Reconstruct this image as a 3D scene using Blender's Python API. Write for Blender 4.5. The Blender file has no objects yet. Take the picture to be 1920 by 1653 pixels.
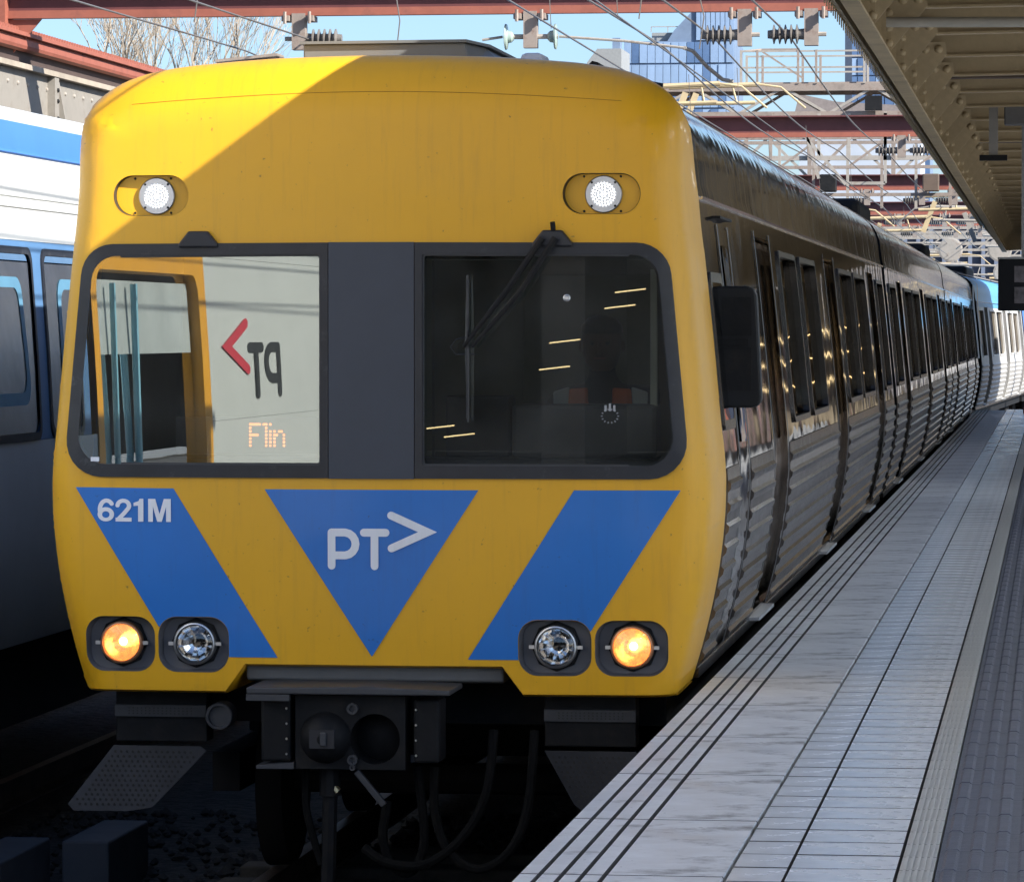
import bpy, bmesh, math, random
import numpy as np
from mathutils import Vector, Matrix, geometry

random.seed(7)
R = math.radians
S = bpy.context.scene
COL = S.collection

# ------------------------------------------------------------------ camera, sky, sun, exposure
cam_d = bpy.data.cameras.new('camera')
cam = bpy.data.objects.new('camera', cam_d)
COL.objects.link(cam)
cam.location = (3.127, -19.0, 2.76)
cam.rotation_euler = (math.pi / 2 - math.atan(206.5 / math.hypot(7800, 1015)), 0, math.atan(1015 / 7800))
cam_d.sensor_width = 36
cam_d.lens = 36 * 7800 / 1920
cam_d.clip_start = 0.1
cam_d.clip_end = 5000
S.camera = cam

SUN = Vector((0.70, -0.36, 0.508)).normalized()
W = bpy.data.worlds.new('World')
S.world = W
W.use_nodes = True
wn = W.node_tree.nodes
sky = wn.new('ShaderNodeTexSky')
sky.sky_type = 'NISHITA'
sky.sun_disc = False
sky.sun_elevation = math.asin(SUN.z)
sky.sun_rotation = math.atan2(SUN.x, SUN.y)
sky.air_density = 0.8
sky.dust_density = 1.0
sky.ozone_density = 5.0
W.node_tree.links.new(sky.outputs[0], wn['Background'].inputs[0])
wn['Background'].inputs[1].default_value = 0.072
sl = bpy.data.lights.new('sun', 'SUN')
sl.energy = 3.8
sl.angle = R(0.5)
sl.color = (1.0, 0.955, 0.88)
so = bpy.data.objects.new('sun', sl)
COL.objects.link(so)
so.rotation_euler = SUN.to_track_quat('Z', 'Y').to_euler()
vs = S.view_settings
vs.view_transform = 'Standard'
vs.look = 'None'
vs.exposure = 1.5
vs.gamma = 1.0
S.cycles.max_bounces = 10
S.cycles.transparent_max_bounces = 12

# ------------------------------------------------------------------ materials
MATS = {}


def mat(name, col, rough=0.5, metal=0.0, var=0.12, vscale=3.0, bump=0.0, bscale=30.0, stretch=(1, 1, 1), coat=0.0,
        dirt=None, dirt_scale=2.0, dirt_lo=0.52, dirt_hi=0.75, rvar=0.0, spec=0.5, emit=None, estr=0.0, bstretch=None, bdist=0.01, specks=None, streak=None, bdetail=4):
    if name in MATS:
        return MATS[name]
    m = bpy.data.materials.new(name)
    m.use_nodes = True
    nt = m.node_tree
    n, l = nt.nodes, nt.links
    b = n['Principled BSDF']
    b.inputs['Roughness'].default_value = rough
    b.inputs['Metallic'].default_value = metal
    b.inputs['Specular IOR Level'].default_value = spec
    b.inputs['Coat Weight'].default_value = coat
    b.inputs['Coat Roughness'].default_value = 0.08
    c4 = (*col, 1)
    b.inputs['Base Color'].default_value = c4
    tc = n.new('ShaderNodeTexCoord')
    mp = n.new('ShaderNodeMapping')
    mp.inputs['Scale'].default_value = stretch
    l.new(tc.outputs['Object'], mp.inputs[0])
    last = None
    if var > 0:
        nz = n.new('ShaderNodeTexNoise')
        nz.inputs['Scale'].default_value = vscale
        nz.inputs['Detail'].default_value = 6
        nz.inputs['Roughness'].default_value = 0.65
        l.new(mp.outputs[0], nz.inputs['Vector'])
        mr = n.new('ShaderNodeMapRange')
        mr.inputs['From Min'].default_value = 0.3
        mr.inputs['From Max'].default_value = 0.7
        mr.inputs['To Min'].default_value = 1 - var
        mr.inputs['To Max'].default_value = 1 + var
        l.new(nz.outputs[0], mr.inputs[0])
        vm = n.new('ShaderNodeVectorMath')
        vm.operation = 'SCALE'
        vm.inputs[0].default_value = col
        l.new(mr.outputs[0], vm.inputs['Scale'])
        last = vm.outputs[0]
        if rvar > 0:
            rr = n.new('ShaderNodeMapRange')
            rr.inputs['From Min'].default_value = 0.3
            rr.inputs['From Max'].default_value = 0.7
            rr.inputs['To Min'].default_value = max(0.02, rough - rvar)
            rr.inputs['To Max'].default_value = rough + rvar
            l.new(nz.outputs[0], rr.inputs[0])
            l.new(rr.outputs[0], b.inputs['Roughness'])
    if dirt:
        dz = n.new('ShaderNodeTexNoise')
        dz.inputs['Scale'].default_value = dirt_scale
        dz.inputs['Detail'].default_value = 9
        dz.inputs['Roughness'].default_value = 0.72
        l.new(mp.outputs[0], dz.inputs['Vector'])
        dr = n.new('ShaderNodeMapRange')
        dr.inputs['From Min'].default_value = dirt_lo
        dr.inputs['From Max'].default_value = dirt_hi
        l.new(dz.outputs[0], dr.inputs[0])
        mx = n.new('ShaderNodeMix')
        mx.data_type = 'RGBA'
        l.new(dr.outputs[0], mx.inputs['Factor'])
        if last:
            l.new(last, mx.inputs['A'])
        else:
            mx.inputs['A'].default_value = c4
        mx.inputs['B'].default_value = (*dirt, 1)
        last = mx.outputs['Result']
    for kind, par in (('speck', specks), ('streak', streak)):
        if not par:
            continue
        z2 = n.new('ShaderNodeTexNoise')
        m2 = n.new('ShaderNodeMapping')
        l.new(tc.outputs['Object'], m2.inputs[0])
        if kind == 'speck':
            z2.inputs['Scale'].default_value = 38
            z2.inputs['Detail'].default_value = 3
            lo_, hi_ = 0.70, 0.78
        else:
            m2.inputs['Scale'].default_value = (9, 1, 0.7)
            z2.inputs['Scale'].default_value = 2.2
            z2.inputs['Detail'].default_value = 8
            z2.inputs['Roughness'].default_value = 0.7
            lo_, hi_ = 0.52, 0.85
        l.new(m2.outputs[0], z2.inputs['Vector'])
        r2 = n.new('ShaderNodeMapRange')
        r2.inputs['From Min'].default_value = lo_
        r2.inputs['From Max'].default_value = hi_
        r2.inputs['To Max'].default_value = 0.75 if kind == 'speck' else 0.5
        l.new(z2.outputs[0], r2.inputs[0])
        x2 = n.new('ShaderNodeMix')
        x2.data_type = 'RGBA'
        l.new(r2.outputs[0], x2.inputs['Factor'])
        if last:
            l.new(last, x2.inputs['A'])
        else:
            x2.inputs['A'].default_value = c4
        x2.inputs['B'].default_value = (*par, 1)
        last = x2.outputs['Result']
    if last:
        l.new(last, b.inputs['Base Color'])
    if bump > 0:
        bz = n.new('ShaderNodeTexNoise')
        bz.inputs['Scale'].default_value = bscale
        bz.inputs['Detail'].default_value = bdetail
        if bstretch:
            mp2 = n.new('ShaderNodeMapping')
            mp2.inputs['Scale'].default_value = bstretch
            l.new(tc.outputs['Object'], mp2.inputs[0])
            l.new(mp2.outputs[0], bz.inputs['Vector'])
        else:
            l.new(mp.outputs[0], bz.inputs['Vector'])
        bp = n.new('ShaderNodeBump')
        bp.inputs['Strength'].default_value = bump
        bp.inputs['Distance'].default_value = bdist
        l.new(bz.outputs[0], bp.inputs['Height'])
        l.new(bp.outputs[0], b.inputs['Normal'])
    if emit:
        b.inputs['Emission Color'].default_value = (*emit, 1)
        b.inputs['Emission Strength'].default_value = estr
    MATS[name] = m
    return m


def glass(name, tint, base, rough=0.0, gcol=(1, 1, 1), wob=0.0, dust=0.0):
    m = bpy.data.materials.new(name)
    m.use_nodes = True
    nt = m.node_tree
    n, l = nt.nodes, nt.links
    n.remove(n['Principled BSDF'])
    t = n.new('ShaderNodeBsdfTransparent')
    t.inputs[0].default_value = (*tint, 1)
    g = n.new('ShaderNodeBsdfGlossy')
    g.inputs['Color'].default_value = (*gcol, 1)
    g.inputs['Roughness'].default_value = rough
    lw = n.new('ShaderNodeFresnel')
    lw.inputs[0].default_value = 1.5
    ad = n.new('ShaderNodeMath')
    ad.operation = 'ADD'
    ad.use_clamp = True
    ad.inputs[1].default_value = base
    l.new(lw.outputs[0], ad.inputs[0])
    mx = n.new('ShaderNodeMixShader')
    l.new(ad.outputs[0], mx.inputs[0])
    l.new(t.outputs[0], mx.inputs[1])
    l.new(g.outputs[0], mx.inputs[2])
    l.new(mx.outputs[0], n['Material Output'].inputs[0])
    if dust > 0:
        df = n.new('ShaderNodeBsdfDiffuse')
        df.inputs[0].default_value = (.6, .62, .62, 1)
        tcd = n.new('ShaderNodeTexCoord')
        nd_ = n.new('ShaderNodeTexNoise')
        nd_.inputs['Scale'].default_value = 3
        nd_.inputs['Detail'].default_value = 7
        l.new(tcd.outputs['Object'], nd_.inputs['Vector'])
        md_ = n.new('ShaderNodeMapRange')
        md_.inputs['From Min'].default_value = 0.3
        md_.inputs['From Max'].default_value = 0.75
        md_.inputs['To Min'].default_value = dust * .3
        md_.inputs['To Max'].default_value = dust * 1.8
        l.new(nd_.outputs[0], md_.inputs[0])
        m3 = n.new('ShaderNodeMixShader')
        l.new(md_.outputs[0], m3.inputs[0])
        l.new(mx.outputs[0], m3.inputs[1])
        l.new(df.outputs[0], m3.inputs[2])
        l.new(m3.outputs[0], n['Material Output'].inputs[0])
    if wob > 0:
        tc = n.new('ShaderNodeTexCoord')
        nz = n.new('ShaderNodeTexNoise')
        nz.inputs['Scale'].default_value = 1.3
        nz.inputs['Detail'].default_value = 1
        l.new(tc.outputs['Object'], nz.inputs['Vector'])
        bp = n.new('ShaderNodeBump')
        bp.inputs['Strength'].default_value = wob
        bp.inputs['Distance'].default_value = 0.02
        l.new(nz.outputs[0], bp.inputs['Height'])
        l.new(bp.outputs[0], g.inputs['Normal'])
        l.new(bp.outputs[0], lw.inputs['Normal'])
    MATS[name] = m
    return m


def emission(name, col, s):
    m = bpy.data.materials.new(name)
    m.use_nodes = True
    n = m.node_tree.nodes
    n.remove(n['Principled BSDF'])
    e = n.new('ShaderNodeEmission')
    e.inputs[0].default_value = (*col, 1)
    e.inputs[1].default_value = s
    m.node_tree.links.new(e.outputs[0], n['Material Output'].inputs[0])
    MATS[name] = m
    return m


YEL = mat('yellow paint', (0.78, 0.405, 0.010), 0.42, specks=(0.22, 0.12, 0.03), streak=(0.50, 0.25, 0.03), var=0.035, vscale=1.4, coat=0.08, bump=0.012, bscale=3, rvar=0.05,
          dirt=(0.45, 0.25, 0.02), dirt_scale=1.1, dirt_lo=0.66, dirt_hi=0.95)
BLU = mat('blue vinyl', (0.012, 0.165, 0.56), 0.40, specks=(0.03, 0.06, 0.14), streak=(0.03, 0.11, 0.36), var=0.05, vscale=1.5, coat=0.25, bump=0.02, bscale=3)
WHT = mat('white vinyl', (0.80, 0.83, 0.88), 0.4, streak=(0.6, 0.6, 0.6), var=0.04)
BLKR = mat('black rubber', (0.018, 0.019, 0.024), 0.42, var=0.3, vscale=6, dirt=(0.09, 0.09, 0.1), dirt_scale=7, dirt_lo=0.58, dirt_hi=0.8)
SLATE = mat('slate panel', (0.045, 0.053, 0.072), 0.5, var=0.08, vscale=2)
DARK = mat('dark underframe', (0.009, 0.0095, 0.011), 0.65, spec=0.25, var=0.35, vscale=5, bump=0.2, bscale=25, dirt=(0.022, 0.018, 0.014), dirt_scale=5)
GREY = mat('grey casing', (0.045, 0.047, 0.053), 0.5, var=0.2, vscale=8)
GREYL = mat('light grey paint', (0.27, 0.28, 0.28), 0.5, var=0.1, vscale=3)
STEEL = mat('stainless steel', (0.58, 0.54, 0.50), 0.055, 1.0, var=0.10, vscale=2.5, bump=0.38, bdetail=0.4, bscale=1.5, bstretch=(1, 1.6, 1.0), bdist=0.012,
            rvar=0.03, dirt=(0.20, 0.165, 0.13), dirt_scale=2.2, dirt_lo=0.45, dirt_hi=0.95)
RIBM = mat('fluted stainless', (0.165, 0.143, 0.128), 0.2, 1.0, var=0.2, vscale=5, bump=0.07, bscale=3, bdetail=1, rvar=0.06,
           dirt=(0.16, 0.13, 0.11), dirt_scale=4, dirt_lo=0.45, dirt_hi=0.9)
ROOFS = mat('stainless roof', (0.58, 0.57, 0.55), 0.07, 1.0, var=0.12, vscale=2, bump=0.5, bdetail=0.6, bscale=2.0, bstretch=(0.5, 2.2, 0.5), bdist=0.010, rvar=0.03)
WFR = mat('window frame metal', (0.13, 0.118, 0.105), 0.22, 1.0, var=0.15, vscale=4)
DARKST = mat('darkened steel', (0.20, 0.185, 0.17), 0.5, 0.7, var=0.2)  # left walls darkened so the neighbouring train's windows mirror a dark side
CHROME = mat('polished metal', (0.75, 0.75, 0.75), 0.12, 1.0, var=0.05)
SATIN = mat('satin aluminium', (0.62, 0.62, 0.62), 0.35, 1.0, var=0.05)
WGL = glass('windscreen glass', (0.60, 0.63, 0.60), 0.26, gcol=(0.94, 1.0, 0.95), wob=0.0, dust=0.035)
SGL = glass('side window glass', (0.10, 0.10, 0.10), 0.04, gcol=(0.62, 0.56, 0.48), wob=0.2)
DGL = glass('tinted glass', (0.10, 0.12, 0.14), 0.05, wob=0.03)
NGL = glass('carriage window glass', (0.45, 0.5, 0.55), 0.02)
LGL = glass('lamp glass', (0.95, 0.95, 0.95), 0.04)
CABIN = mat('cab lining', (0.16, 0.165, 0.135), 0.7, var=0.15)
CABD = mat('cab desk', (0.035, 0.036, 0.04), 0.6, var=0.2)
CONC = mat('coping concrete', (0.74, 0.755, 0.78), 0.45, var=0.14, vscale=5, stretch=(1, 1.3, 1), bump=0.12, bscale=30,
           dirt=(0.24, 0.24, 0.245), dirt_scale=3.4, dirt_lo=0.55, dirt_hi=0.72, rvar=0.15, specks=(0.08, 0.08, 0.08))
_n, _l = CONC.node_tree.nodes, CONC.node_tree.links
_dr = [q for q in _n if q.type == 'MAP_RANGE' and abs(q.inputs['From Min'].default_value - 0.55) < 1e-4][0]
_src = _dr.inputs[0].links[0].from_socket
_sx = _n.new('ShaderNodeSeparateXYZ')
_l.new([q for q in _n if q.type == 'TEX_COORD'][0].outputs['Object'], _sx.inputs[0])
_mr = _n.new('ShaderNodeMapRange')
_mr.inputs['From Min'].default_value = 1.86
_mr.inputs['From Max'].default_value = 2.14
_mr.inputs['To Max'].default_value = 0.085
_l.new(_sx.outputs[0], _mr.inputs[0])
_ad = _n.new('ShaderNodeMath')
_l.new(_src, _ad.inputs[0])
_l.new(_mr.outputs[0], _ad.inputs[1])
_l.new(_ad.outputs[0], _dr.inputs[0])
GROUT = mat('dark grout', (0.035, 0.034, 0.036), 0.9, var=0.25)
TILE = mat('white platform tile', (0.80, 0.82, 0.85), 0.25, var=0.03, vscale=2.5, bump=0.0, bscale=60, rvar=0.1,
           dirt=(0.55, 0.55, 0.55), dirt_scale=1.5, dirt_lo=0.6, dirt_hi=0.95)
RIBT = mat('ribbed tile', (0.56, 0.555, 0.53), 0.35, var=0.1, vscale=6)
TACT = mat('charcoal tactile tile', (0.095, 0.105, 0.15), 0.4, var=0.15, vscale=5, bump=0.8, bscale=160, stretch=(0.05, 1, 1))
ASPH = mat('platform paving', (0.25, 0.265, 0.29), 0.85, var=0.2, bump=0.4, bscale=80)
BALL = mat('ballast', (0.05, 0.045, 0.04), 0.95, var=0.55, vscale=14, bump=1.0, bscale=14, bdist=0.08)
RAILM = mat('rail steel', (0.18, 0.13, 0.10), 0.5, 0.6, var=0.3)
WOOD = mat('sleeper', (0.09, 0.075, 0.06), 0.9, var=0.4, vscale=6)
CREAM = mat('cream canopy paint', (0.50, 0.395, 0.235), 0.55, var=0.15, vscale=2.5, dirt=(0.20, 0.145, 0.085), dirt_scale=2.2, dirt_lo=0.52, dirt_hi=0.85)
CREAMD = mat('cream roof sheet', (0.52, 0.42, 0.26), 0.6, var=0.12, vscale=2, dirt=(0.24, 0.18, 0.11), dirt_scale=1.6, dirt_lo=0.5, dirt_hi=0.85)
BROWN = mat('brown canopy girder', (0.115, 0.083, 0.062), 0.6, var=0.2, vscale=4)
RED = mat('red oxide steel', (0.30, 0.095, 0.062), 0.6, var=0.2, vscale=3, dirt=(0.13, 0.05, 0.04), dirt_scale=3)
RUST = mat('weathered galvanised steel', (0.30, 0.25, 0.215), 0.6, 0.2, var=0.25, vscale=6, dirt=(0.14, 0.085, 0.06), dirt_scale=6)
GALV = mat('galvanised steel', (0.37, 0.34, 0.30), 0.5, 0.15, var=0.2, vscale=5, dirt=(0.2, 0.14, 0.10), dirt_scale=5)
INSU = mat('grey insulator', (0.17, 0.155, 0.14), 0.35, var=0.2)
DISC = mat('glass insulator disc', (0.30, 0.38, 0.34), 0.15, var=0.1)
WIRE = mat('copper wire', (0.22, 0.20, 0.18), 0.4, 0.5, var=0.1)
GIRD = mat('grey riveted girder', (0.25, 0.23, 0.20), 0.6, var=0.12, vscale=3, dirt=(0.15, 0.125, 0.10), dirt_scale=3)
NWHT = mat('white carriage paint', (0.66, 0.67, 0.64), 0.3, var=0.04, vscale=1.5, coat=0.2)
NBLU = mat('sky blue carriage stripe', (0.06, 0.20, 0.60), 0.35, var=0.05, coat=0.2)
NLOW = mat('blue grey carriage paint', (0.46, 0.52, 0.58), 0.35, var=0.08, vscale=1.2)
NDOOR = mat('yellow door paint', (0.78, 0.36, 0.02), 0.35, var=0.05)
NPOLE = mat('light blue handrail', (0.25, 0.55, 0.68), 0.35, var=0.05)
REDV = mat('red vinyl', (0.55, 0.03, 0.05), 0.4, var=0.04)
INKV = mat('black vinyl', (0.02, 0.02, 0.02), 0.4, var=0.04)
BTWR = mat('tower glass', (0.27, 0.38, 0.55), 0.3, 0.1, var=0.3, vscale=0.12)
BTWR2 = mat('tower glass dark', (0.10, 0.17, 0.31), 0.25, 0.1, var=0.35, vscale=0.2)
BFRM = mat('tower frame', (0.16, 0.22, 0.32), 0.5, var=0.15, vscale=0.3)
BARK = mat('pale bark', (0.42, 0.35, 0.27), 0.9, var=0.25, vscale=4)
LAMPW = emission('led white', (0.9, 0.95, 1.0), 0.9)
LAMPA = emission('amber filament', (1.0, 0.62, 0.25), 4.0)
AMB = mat('amber reflector', (0.85, 0.42, 0.14), 0.2, 0.8, var=0.5, vscale=40, emit=(1.0, 0.46, 0.18), estr=0.17)
LEDO = emission('orange led', (1.0, 0.25, 0.03), 1.1)
STREAKW = emission('warm streak strip', (1.0, 0.74, 0.38), 1.2)
TUBE = emission('fluorescent tube', (1.0, 0.80, 0.45), 9.0)


# ------------------------------------------------------------------ mesh helpers
class MB:
    def __init__(s):
        s.v, s.f = [], []

    def box(s, x0, x1, y0, y1, z0, z1):
        b = len(s.v)
        s.v += [(x0, y0, z0), (x1, y0, z0), (x1, y1, z0), (x0, y1, z0), (x0, y0, z1), (x1, y0, z1), (x1, y1, z1), (x0, y1, z1)]
        s.f += [tuple(b + i for i in q) for q in ((0, 3, 2, 1), (4, 5, 6, 7), (0, 1, 5, 4), (1, 2, 6, 5), (2, 3, 7, 6), (3, 0, 4, 7))]
        return s

    def bar(s, p0, p1, w, h, up=(0, 0, 1)):
        p0, p1 = Vector(p0), Vector(p1)
        d = (p1 - p0).normalized()
        u = Vector(up)
        if abs(d.dot(u)) > 0.98:
            u = Vector((0, 1, 0))
        a = d.cross(u).normalized() * w / 2
        c = a.cross(d).normalized() * h / 2
        b = len(s.v)
        for p in (p0, p1):
            s.v += [tuple(p - a - c), tuple(p + a - c), tuple(p + a + c), tuple(p - a + c)]
        s.f += [tuple(b + i for i in q) for q in ((0, 1, 2, 3), (7, 6, 5, 4), (0, 4, 5, 1), (1, 5, 6, 2), (2, 6, 7, 3), (3, 7, 4, 0))]
        return s

    def tube(s, pts, r, n=8, caps=True):
        pts = [Vector(p) for p in pts]
        rs = r if isinstance(r, (list, tuple)) else [r] * len(pts)
        b = len(s.v)
        ref = None
        for i, p in enumerate(pts):
            d = (pts[min(i + 1, len(pts) - 1)] - pts[max(i - 1, 0)]).normalized()
            if ref is None:
                ref = d.orthogonal().normalized()
            ref = (ref - d * ref.dot(d)).normalized()
            c = d.cross(ref)
            for k in range(n):
                t = 2 * math.pi * k / n
                s.v.append(tuple(p + (ref * math.cos(t) + c * math.sin(t)) * rs[i]))
        for i in range(len(pts) - 1):
            for k in range(n):
                k2 = (k + 1) % n
                s.f.append((b + i * n + k, b + i * n + k2, b + (i + 1) * n + k2, b + (i + 1) * n + k))
        if caps:
            s.f.append(tuple(b + k for k in reversed(range(n))))
            s.f.append(tuple(b + (len(pts) - 1) * n + k for k in range(n)))
        return s

    def lathe(s, o, d, prof, n=24, caps=True):
        """prof = [(distance along d, radius)]"""
        o, d = Vector(o), Vector(d).normalized()
        ref = d.orthogonal().normalized()
        c = d.cross(ref)
        b = len(s.v)
        for t, r in prof:
            for k in range(n):
                a = 2 * math.pi * k / n
                s.v.append(tuple(o + d * t + (ref * math.cos(a) + c * math.sin(a)) * max(r, 1e-4)))
        for i in range(len(prof) - 1):
            for k in range(n):
                k2 = (k + 1) % n
                s.f.append((b + i * n + k, b + i * n + k2, b + (i + 1) * n + k2, b + (i + 1) * n + k))
        if caps:
            s.f.append(tuple(b + k for k in reversed(range(n))))
            s.f.append(tuple(b + (len(prof) - 1) * n + k for k in range(n)))
        return s

    def prism(s, poly, fm, w0, w1):
        b, n = len(s.v), len(poly)
        s.v += [tuple(fm(u, v, w0)) for u, v in poly] + [tuple(fm(u, v, w1)) for u, v in poly]
        s.f.append(tuple(b + i for i in range(n)))
        s.f.append(tuple(b + n + i for i in reversed(range(n))))
        for i in range(n):
            j = (i + 1) % n
            s.f.append((b + i, b + n + i, b + n + j, b + j))
        return s

    def add(s, vf):
        b = len(s.v)
        s.v += [tuple(p) for p in vf[0]]
        s.f += [tuple(b + i for i in q) for q in vf[1]]
        return s

    def build(s, name, m, parent=None, smooth=False, bevel=0, fix=True):
        return obj(name, s.v, s.f, m, parent, smooth, bevel, fix)


def obj(name, v, f, m, parent=None, smooth=False, bevel=0, fix=True):
    me = bpy.data.meshes.new(name)
    me.from_pydata([tuple(map(float, p)) for p in v], [], [tuple(map(int, q)) for q in f])
    if fix:
        bm = bmesh.new()
        bm.from_mesh(me)
        bmesh.ops.recalc_face_normals(bm, faces=bm.faces)
        bm.to_mesh(me)
        bm.free()
    me.materials.append(m)
    if smooth:
        me.shade_smooth()
        if smooth != 'all':
            me.set_sharp_from_angle(angle=R(35))
    o = bpy.data.objects.new(name, me)
    COL.objects.link(o)
    if parent:
        o.parent = parent
    if bevel:
        bv = o.modifiers.new('bevel', 'BEVEL')
        bv.width = bevel
        bv.segments = 2
        bv.limit_method = 'ANGLE'
    return o


def thing(name, label, cat, loc=(0, 0, 0), group=None):
    o = bpy.data.objects.new(name, None)
    COL.objects.link(o)
    o.location = loc
    o.empty_display_size = 0.2
    return tag(o, label, cat, group)


def tag(o, label, cat=None, group=None):
    o['label'] = label
    if cat:
        o['category'] = cat
    if group:
        o['group'] = group
    return o


def struct(o, label=None):
    o['kind'] = 'structure'
    if label:
        o['label'] = label
    return o


def stuff(o):
    o['kind'] = 'stuff'
    return o


def twin(o, parent=None, loc=None):
    c = o.copy()
    COL.objects.link(c)
    if parent is not None:
        c.parent = parent
    if loc is not None:
        c.location = loc
    return c


def copy_tree(o, parent=None):
    c = twin(o, parent)
    for ch in list(o.children):
        copy_tree(ch, c)
    return c


# 2-d helpers ------------------------------------------------------
def inside(poly, pts):
    poly = np.asarray(poly, float)
    pts = np.asarray(pts, float)
    x, y = pts[:, 0], pts[:, 1]
    r = np.zeros(len(pts), bool)
    j = len(poly) - 1
    for i in range(len(poly)):
        xi, yi = poly[i]
        xj, yj = poly[j]
        if yi != yj:
            c = ((yi > y) != (yj > y)) & (x < (xj - xi) * (y - yi) / (yj - yi) + xi)
            r ^= c
        j = i
    return r


def seg_dist(poly, pts, closed=True):
    """distance to polyline and the v coordinate of the nearest point"""
    pts = np.asarray(pts, float)
    poly = np.asarray(poly, float)
    best = np.full(len(pts), 1e9)
    nv = np.zeros(len(pts))
    rng = range(len(poly)) if closed else range(len(poly) - 1)
    for i in rng:
        a, b = poly[i], poly[(i + 1) % len(poly)]
        ab = b - a
        L = ab @ ab
        if L < 1e-12:
            continue
        t = np.clip(((pts - a) @ ab) / L, 0, 1)
        q = a + t[:, None] * ab
        d = np.hypot(*(pts - q).T)
        m = d < best
        best[m] = d[m]
        nv[m] = q[m, 1]
    return best, nv


def dense(poly, step):
    out = []
    for i in range(len(poly)):
        a, b = poly[i], poly[(i + 1) % len(poly)]
        k = max(1, int(math.ceil(math.hypot(b[0] - a[0], b[1] - a[1]) / step)))
        for t in range(k):
            out.append((a[0] + (b[0] - a[0]) * t / k, a[1] + (b[1] - a[1]) * t / k))
    return out


def rounded(poly, rads, n=7):
    """polygon with each corner rounded by its radius"""
    out = []
    N = len(poly)
    if not isinstance(rads, (list, tuple)):
        rads = [rads] * N
    for i in range(N):
        p = Vector(poly[i])
        a, b = Vector(poly[i - 1]), Vector(poly[(i + 1) % N])
        r = rads[i]
        if r <= 0:
            out.append(tuple(p))
            continue
        u, w = (a - p).normalized(), (b - p).normalized()
        ang = u.angle(w)
        t = min(r / math.tan(ang / 2), (a - p).length * 0.49, (b - p).length * 0.49)
        r = t * math.tan(ang / 2)
        c = p + (u + w).normalized() * (r / math.sin(ang / 2))
        s, e = p + u * t - c, p + w * t - c
        a0 = math.atan2(s.y, s.x)
        da = (math.atan2(e.y, e.x) - a0 + math.pi) % (2 * math.pi) - math.pi
        for k in range(n + 1):
            q = a0 + da * k / n
            out.append((c.x + r * math.cos(q), c.y + r * math.sin(q)))
    return out


def patch(outer, holes, fm, step, su=None, sv=None, extra=None, rim_out=None, rim_hole=None):
    """triangulated sheet over outer minus holes, mapped by fm(array u, array v) -> Nx3. rim_* = (dx,dy,dz) wall extruded from the loops"""
    su, sv = su or step, sv or step
    loops = [dense(outer, step)] + [dense(h, step) for h in holes]
    P = []
    E_ = []
    for lp in loops:
        b = len(P)
        P += lp
        E_ += [(b + i, b + (i + 1) % len(lp)) for i in range(len(lp))]
    o = np.array(outer)
    u0, v0 = o.min(0)
    u1, v1 = o.max(0)
    gu = np.arange(u0 + su / 2, u1, su)
    gv = np.arange(v0 + sv / 2, v1, sv)
    g = np.array([(a, c) for a in gu for c in gv]) if len(gu) and len(gv) else np.zeros((0, 2))
    if extra is not None and len(extra):
        g = np.vstack([g, np.array(extra)])
    if len(g):
        k = inside(loops[0], g)
        for h in loops[1:]:
            k &= ~inside(h, g)
        g = g[k]
        if len(g):
            keep = np.ones(len(g), bool)
            for lp in loops:
                keep &= seg_dist(lp, g)[0] > 0.25 * min(step, su, sv)
            g = g[keep]
        P += [tuple(q) for q in g]
    res = geometry.delaunay_2d_cdt([Vector(p) for p in P], E_, [], 0, 1e-6)
    V = np.array([(p.x, p.y) for p in res[0]])
    T = res[2]
    cen = np.array([V[list(t)].mean(0) for t in T])
    k = inside(loops[0], cen)
    for h in loops[1:]:
        k &= ~inside(h, cen)
    faces = [tuple(t) for t, q in zip(T, k) if q]
    X = fm(V[:, 0], V[:, 1])
    verts = [tuple(p) for p in X]
    for li, lp in enumerate(loops):
        rim = rim_out if li == 0 else rim_hole
        if rim is None:
            continue
        lp = np.array(lp)
        A = fm(lp[:, 0], lp[:, 1])
        B = A + np.array(rim)
        b = len(verts)
        n = len(lp)
        verts += [tuple(p) for p in A] + [tuple(p) for p in B]
        faces += [(b + i, b + (i + 1) % n, b + n + (i + 1) % n, b + n + i) for i in range(n)]
    return verts, faces


def circ(cx, cy, r, n=24):
    return [(cx + r * math.cos(2 * math.pi * k / n), cy + r * math.sin(2 * math.pi * k / n)) for k in range(n)]


def text_mesh(body, size, bold=0.0):
    cu = bpy.data.curves.new('text', 'FONT')
    cu.body = body
    cu.size = size
    cu.offset = bold
    cu.resolution_u = 6
    o = bpy.data.objects.new('text', cu)
    COL.objects.link(o)
    dg = bpy.context.evaluated_depsgraph_get()
    me = bpy.data.meshes.new_from_object(o.evaluated_get(dg))
    v = [tuple(p.co) for p in me.vertices]
    f = [tuple(p.vertices) for p in me.polygons]
    bpy.data.objects.remove(o)
    bpy.data.meshes.remove(me)
    return v, f


def stroke(pts, w):
    """2-d stroke with round caps and joins as one outline-free triangle mesh (list of (verts2d, faces))"""
    v, f = [], []
    for i in range(len(pts) - 1):
        a, b = Vector(pts[i]), Vector(pts[i + 1])
        d = (b - a).normalized()
        ang = math.atan2(d.y, d.x)
        k0 = len(v)
        N = 9
        for k in range(N):
            t = ang + math.pi / 2 + math.pi * k / (N - 1)
            v.append((a.x + w / 2 * math.cos(t), a.y + w / 2 * math.sin(t)))
        for k in range(N):
            t = ang - math.pi / 2 + math.pi * k / (N - 1)
            v.append((b.x + w / 2 * math.cos(t), b.y + w / 2 * math.sin(t)))
        f.append(tuple(range(k0, k0 + 2 * N)))
    return v, f


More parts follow.
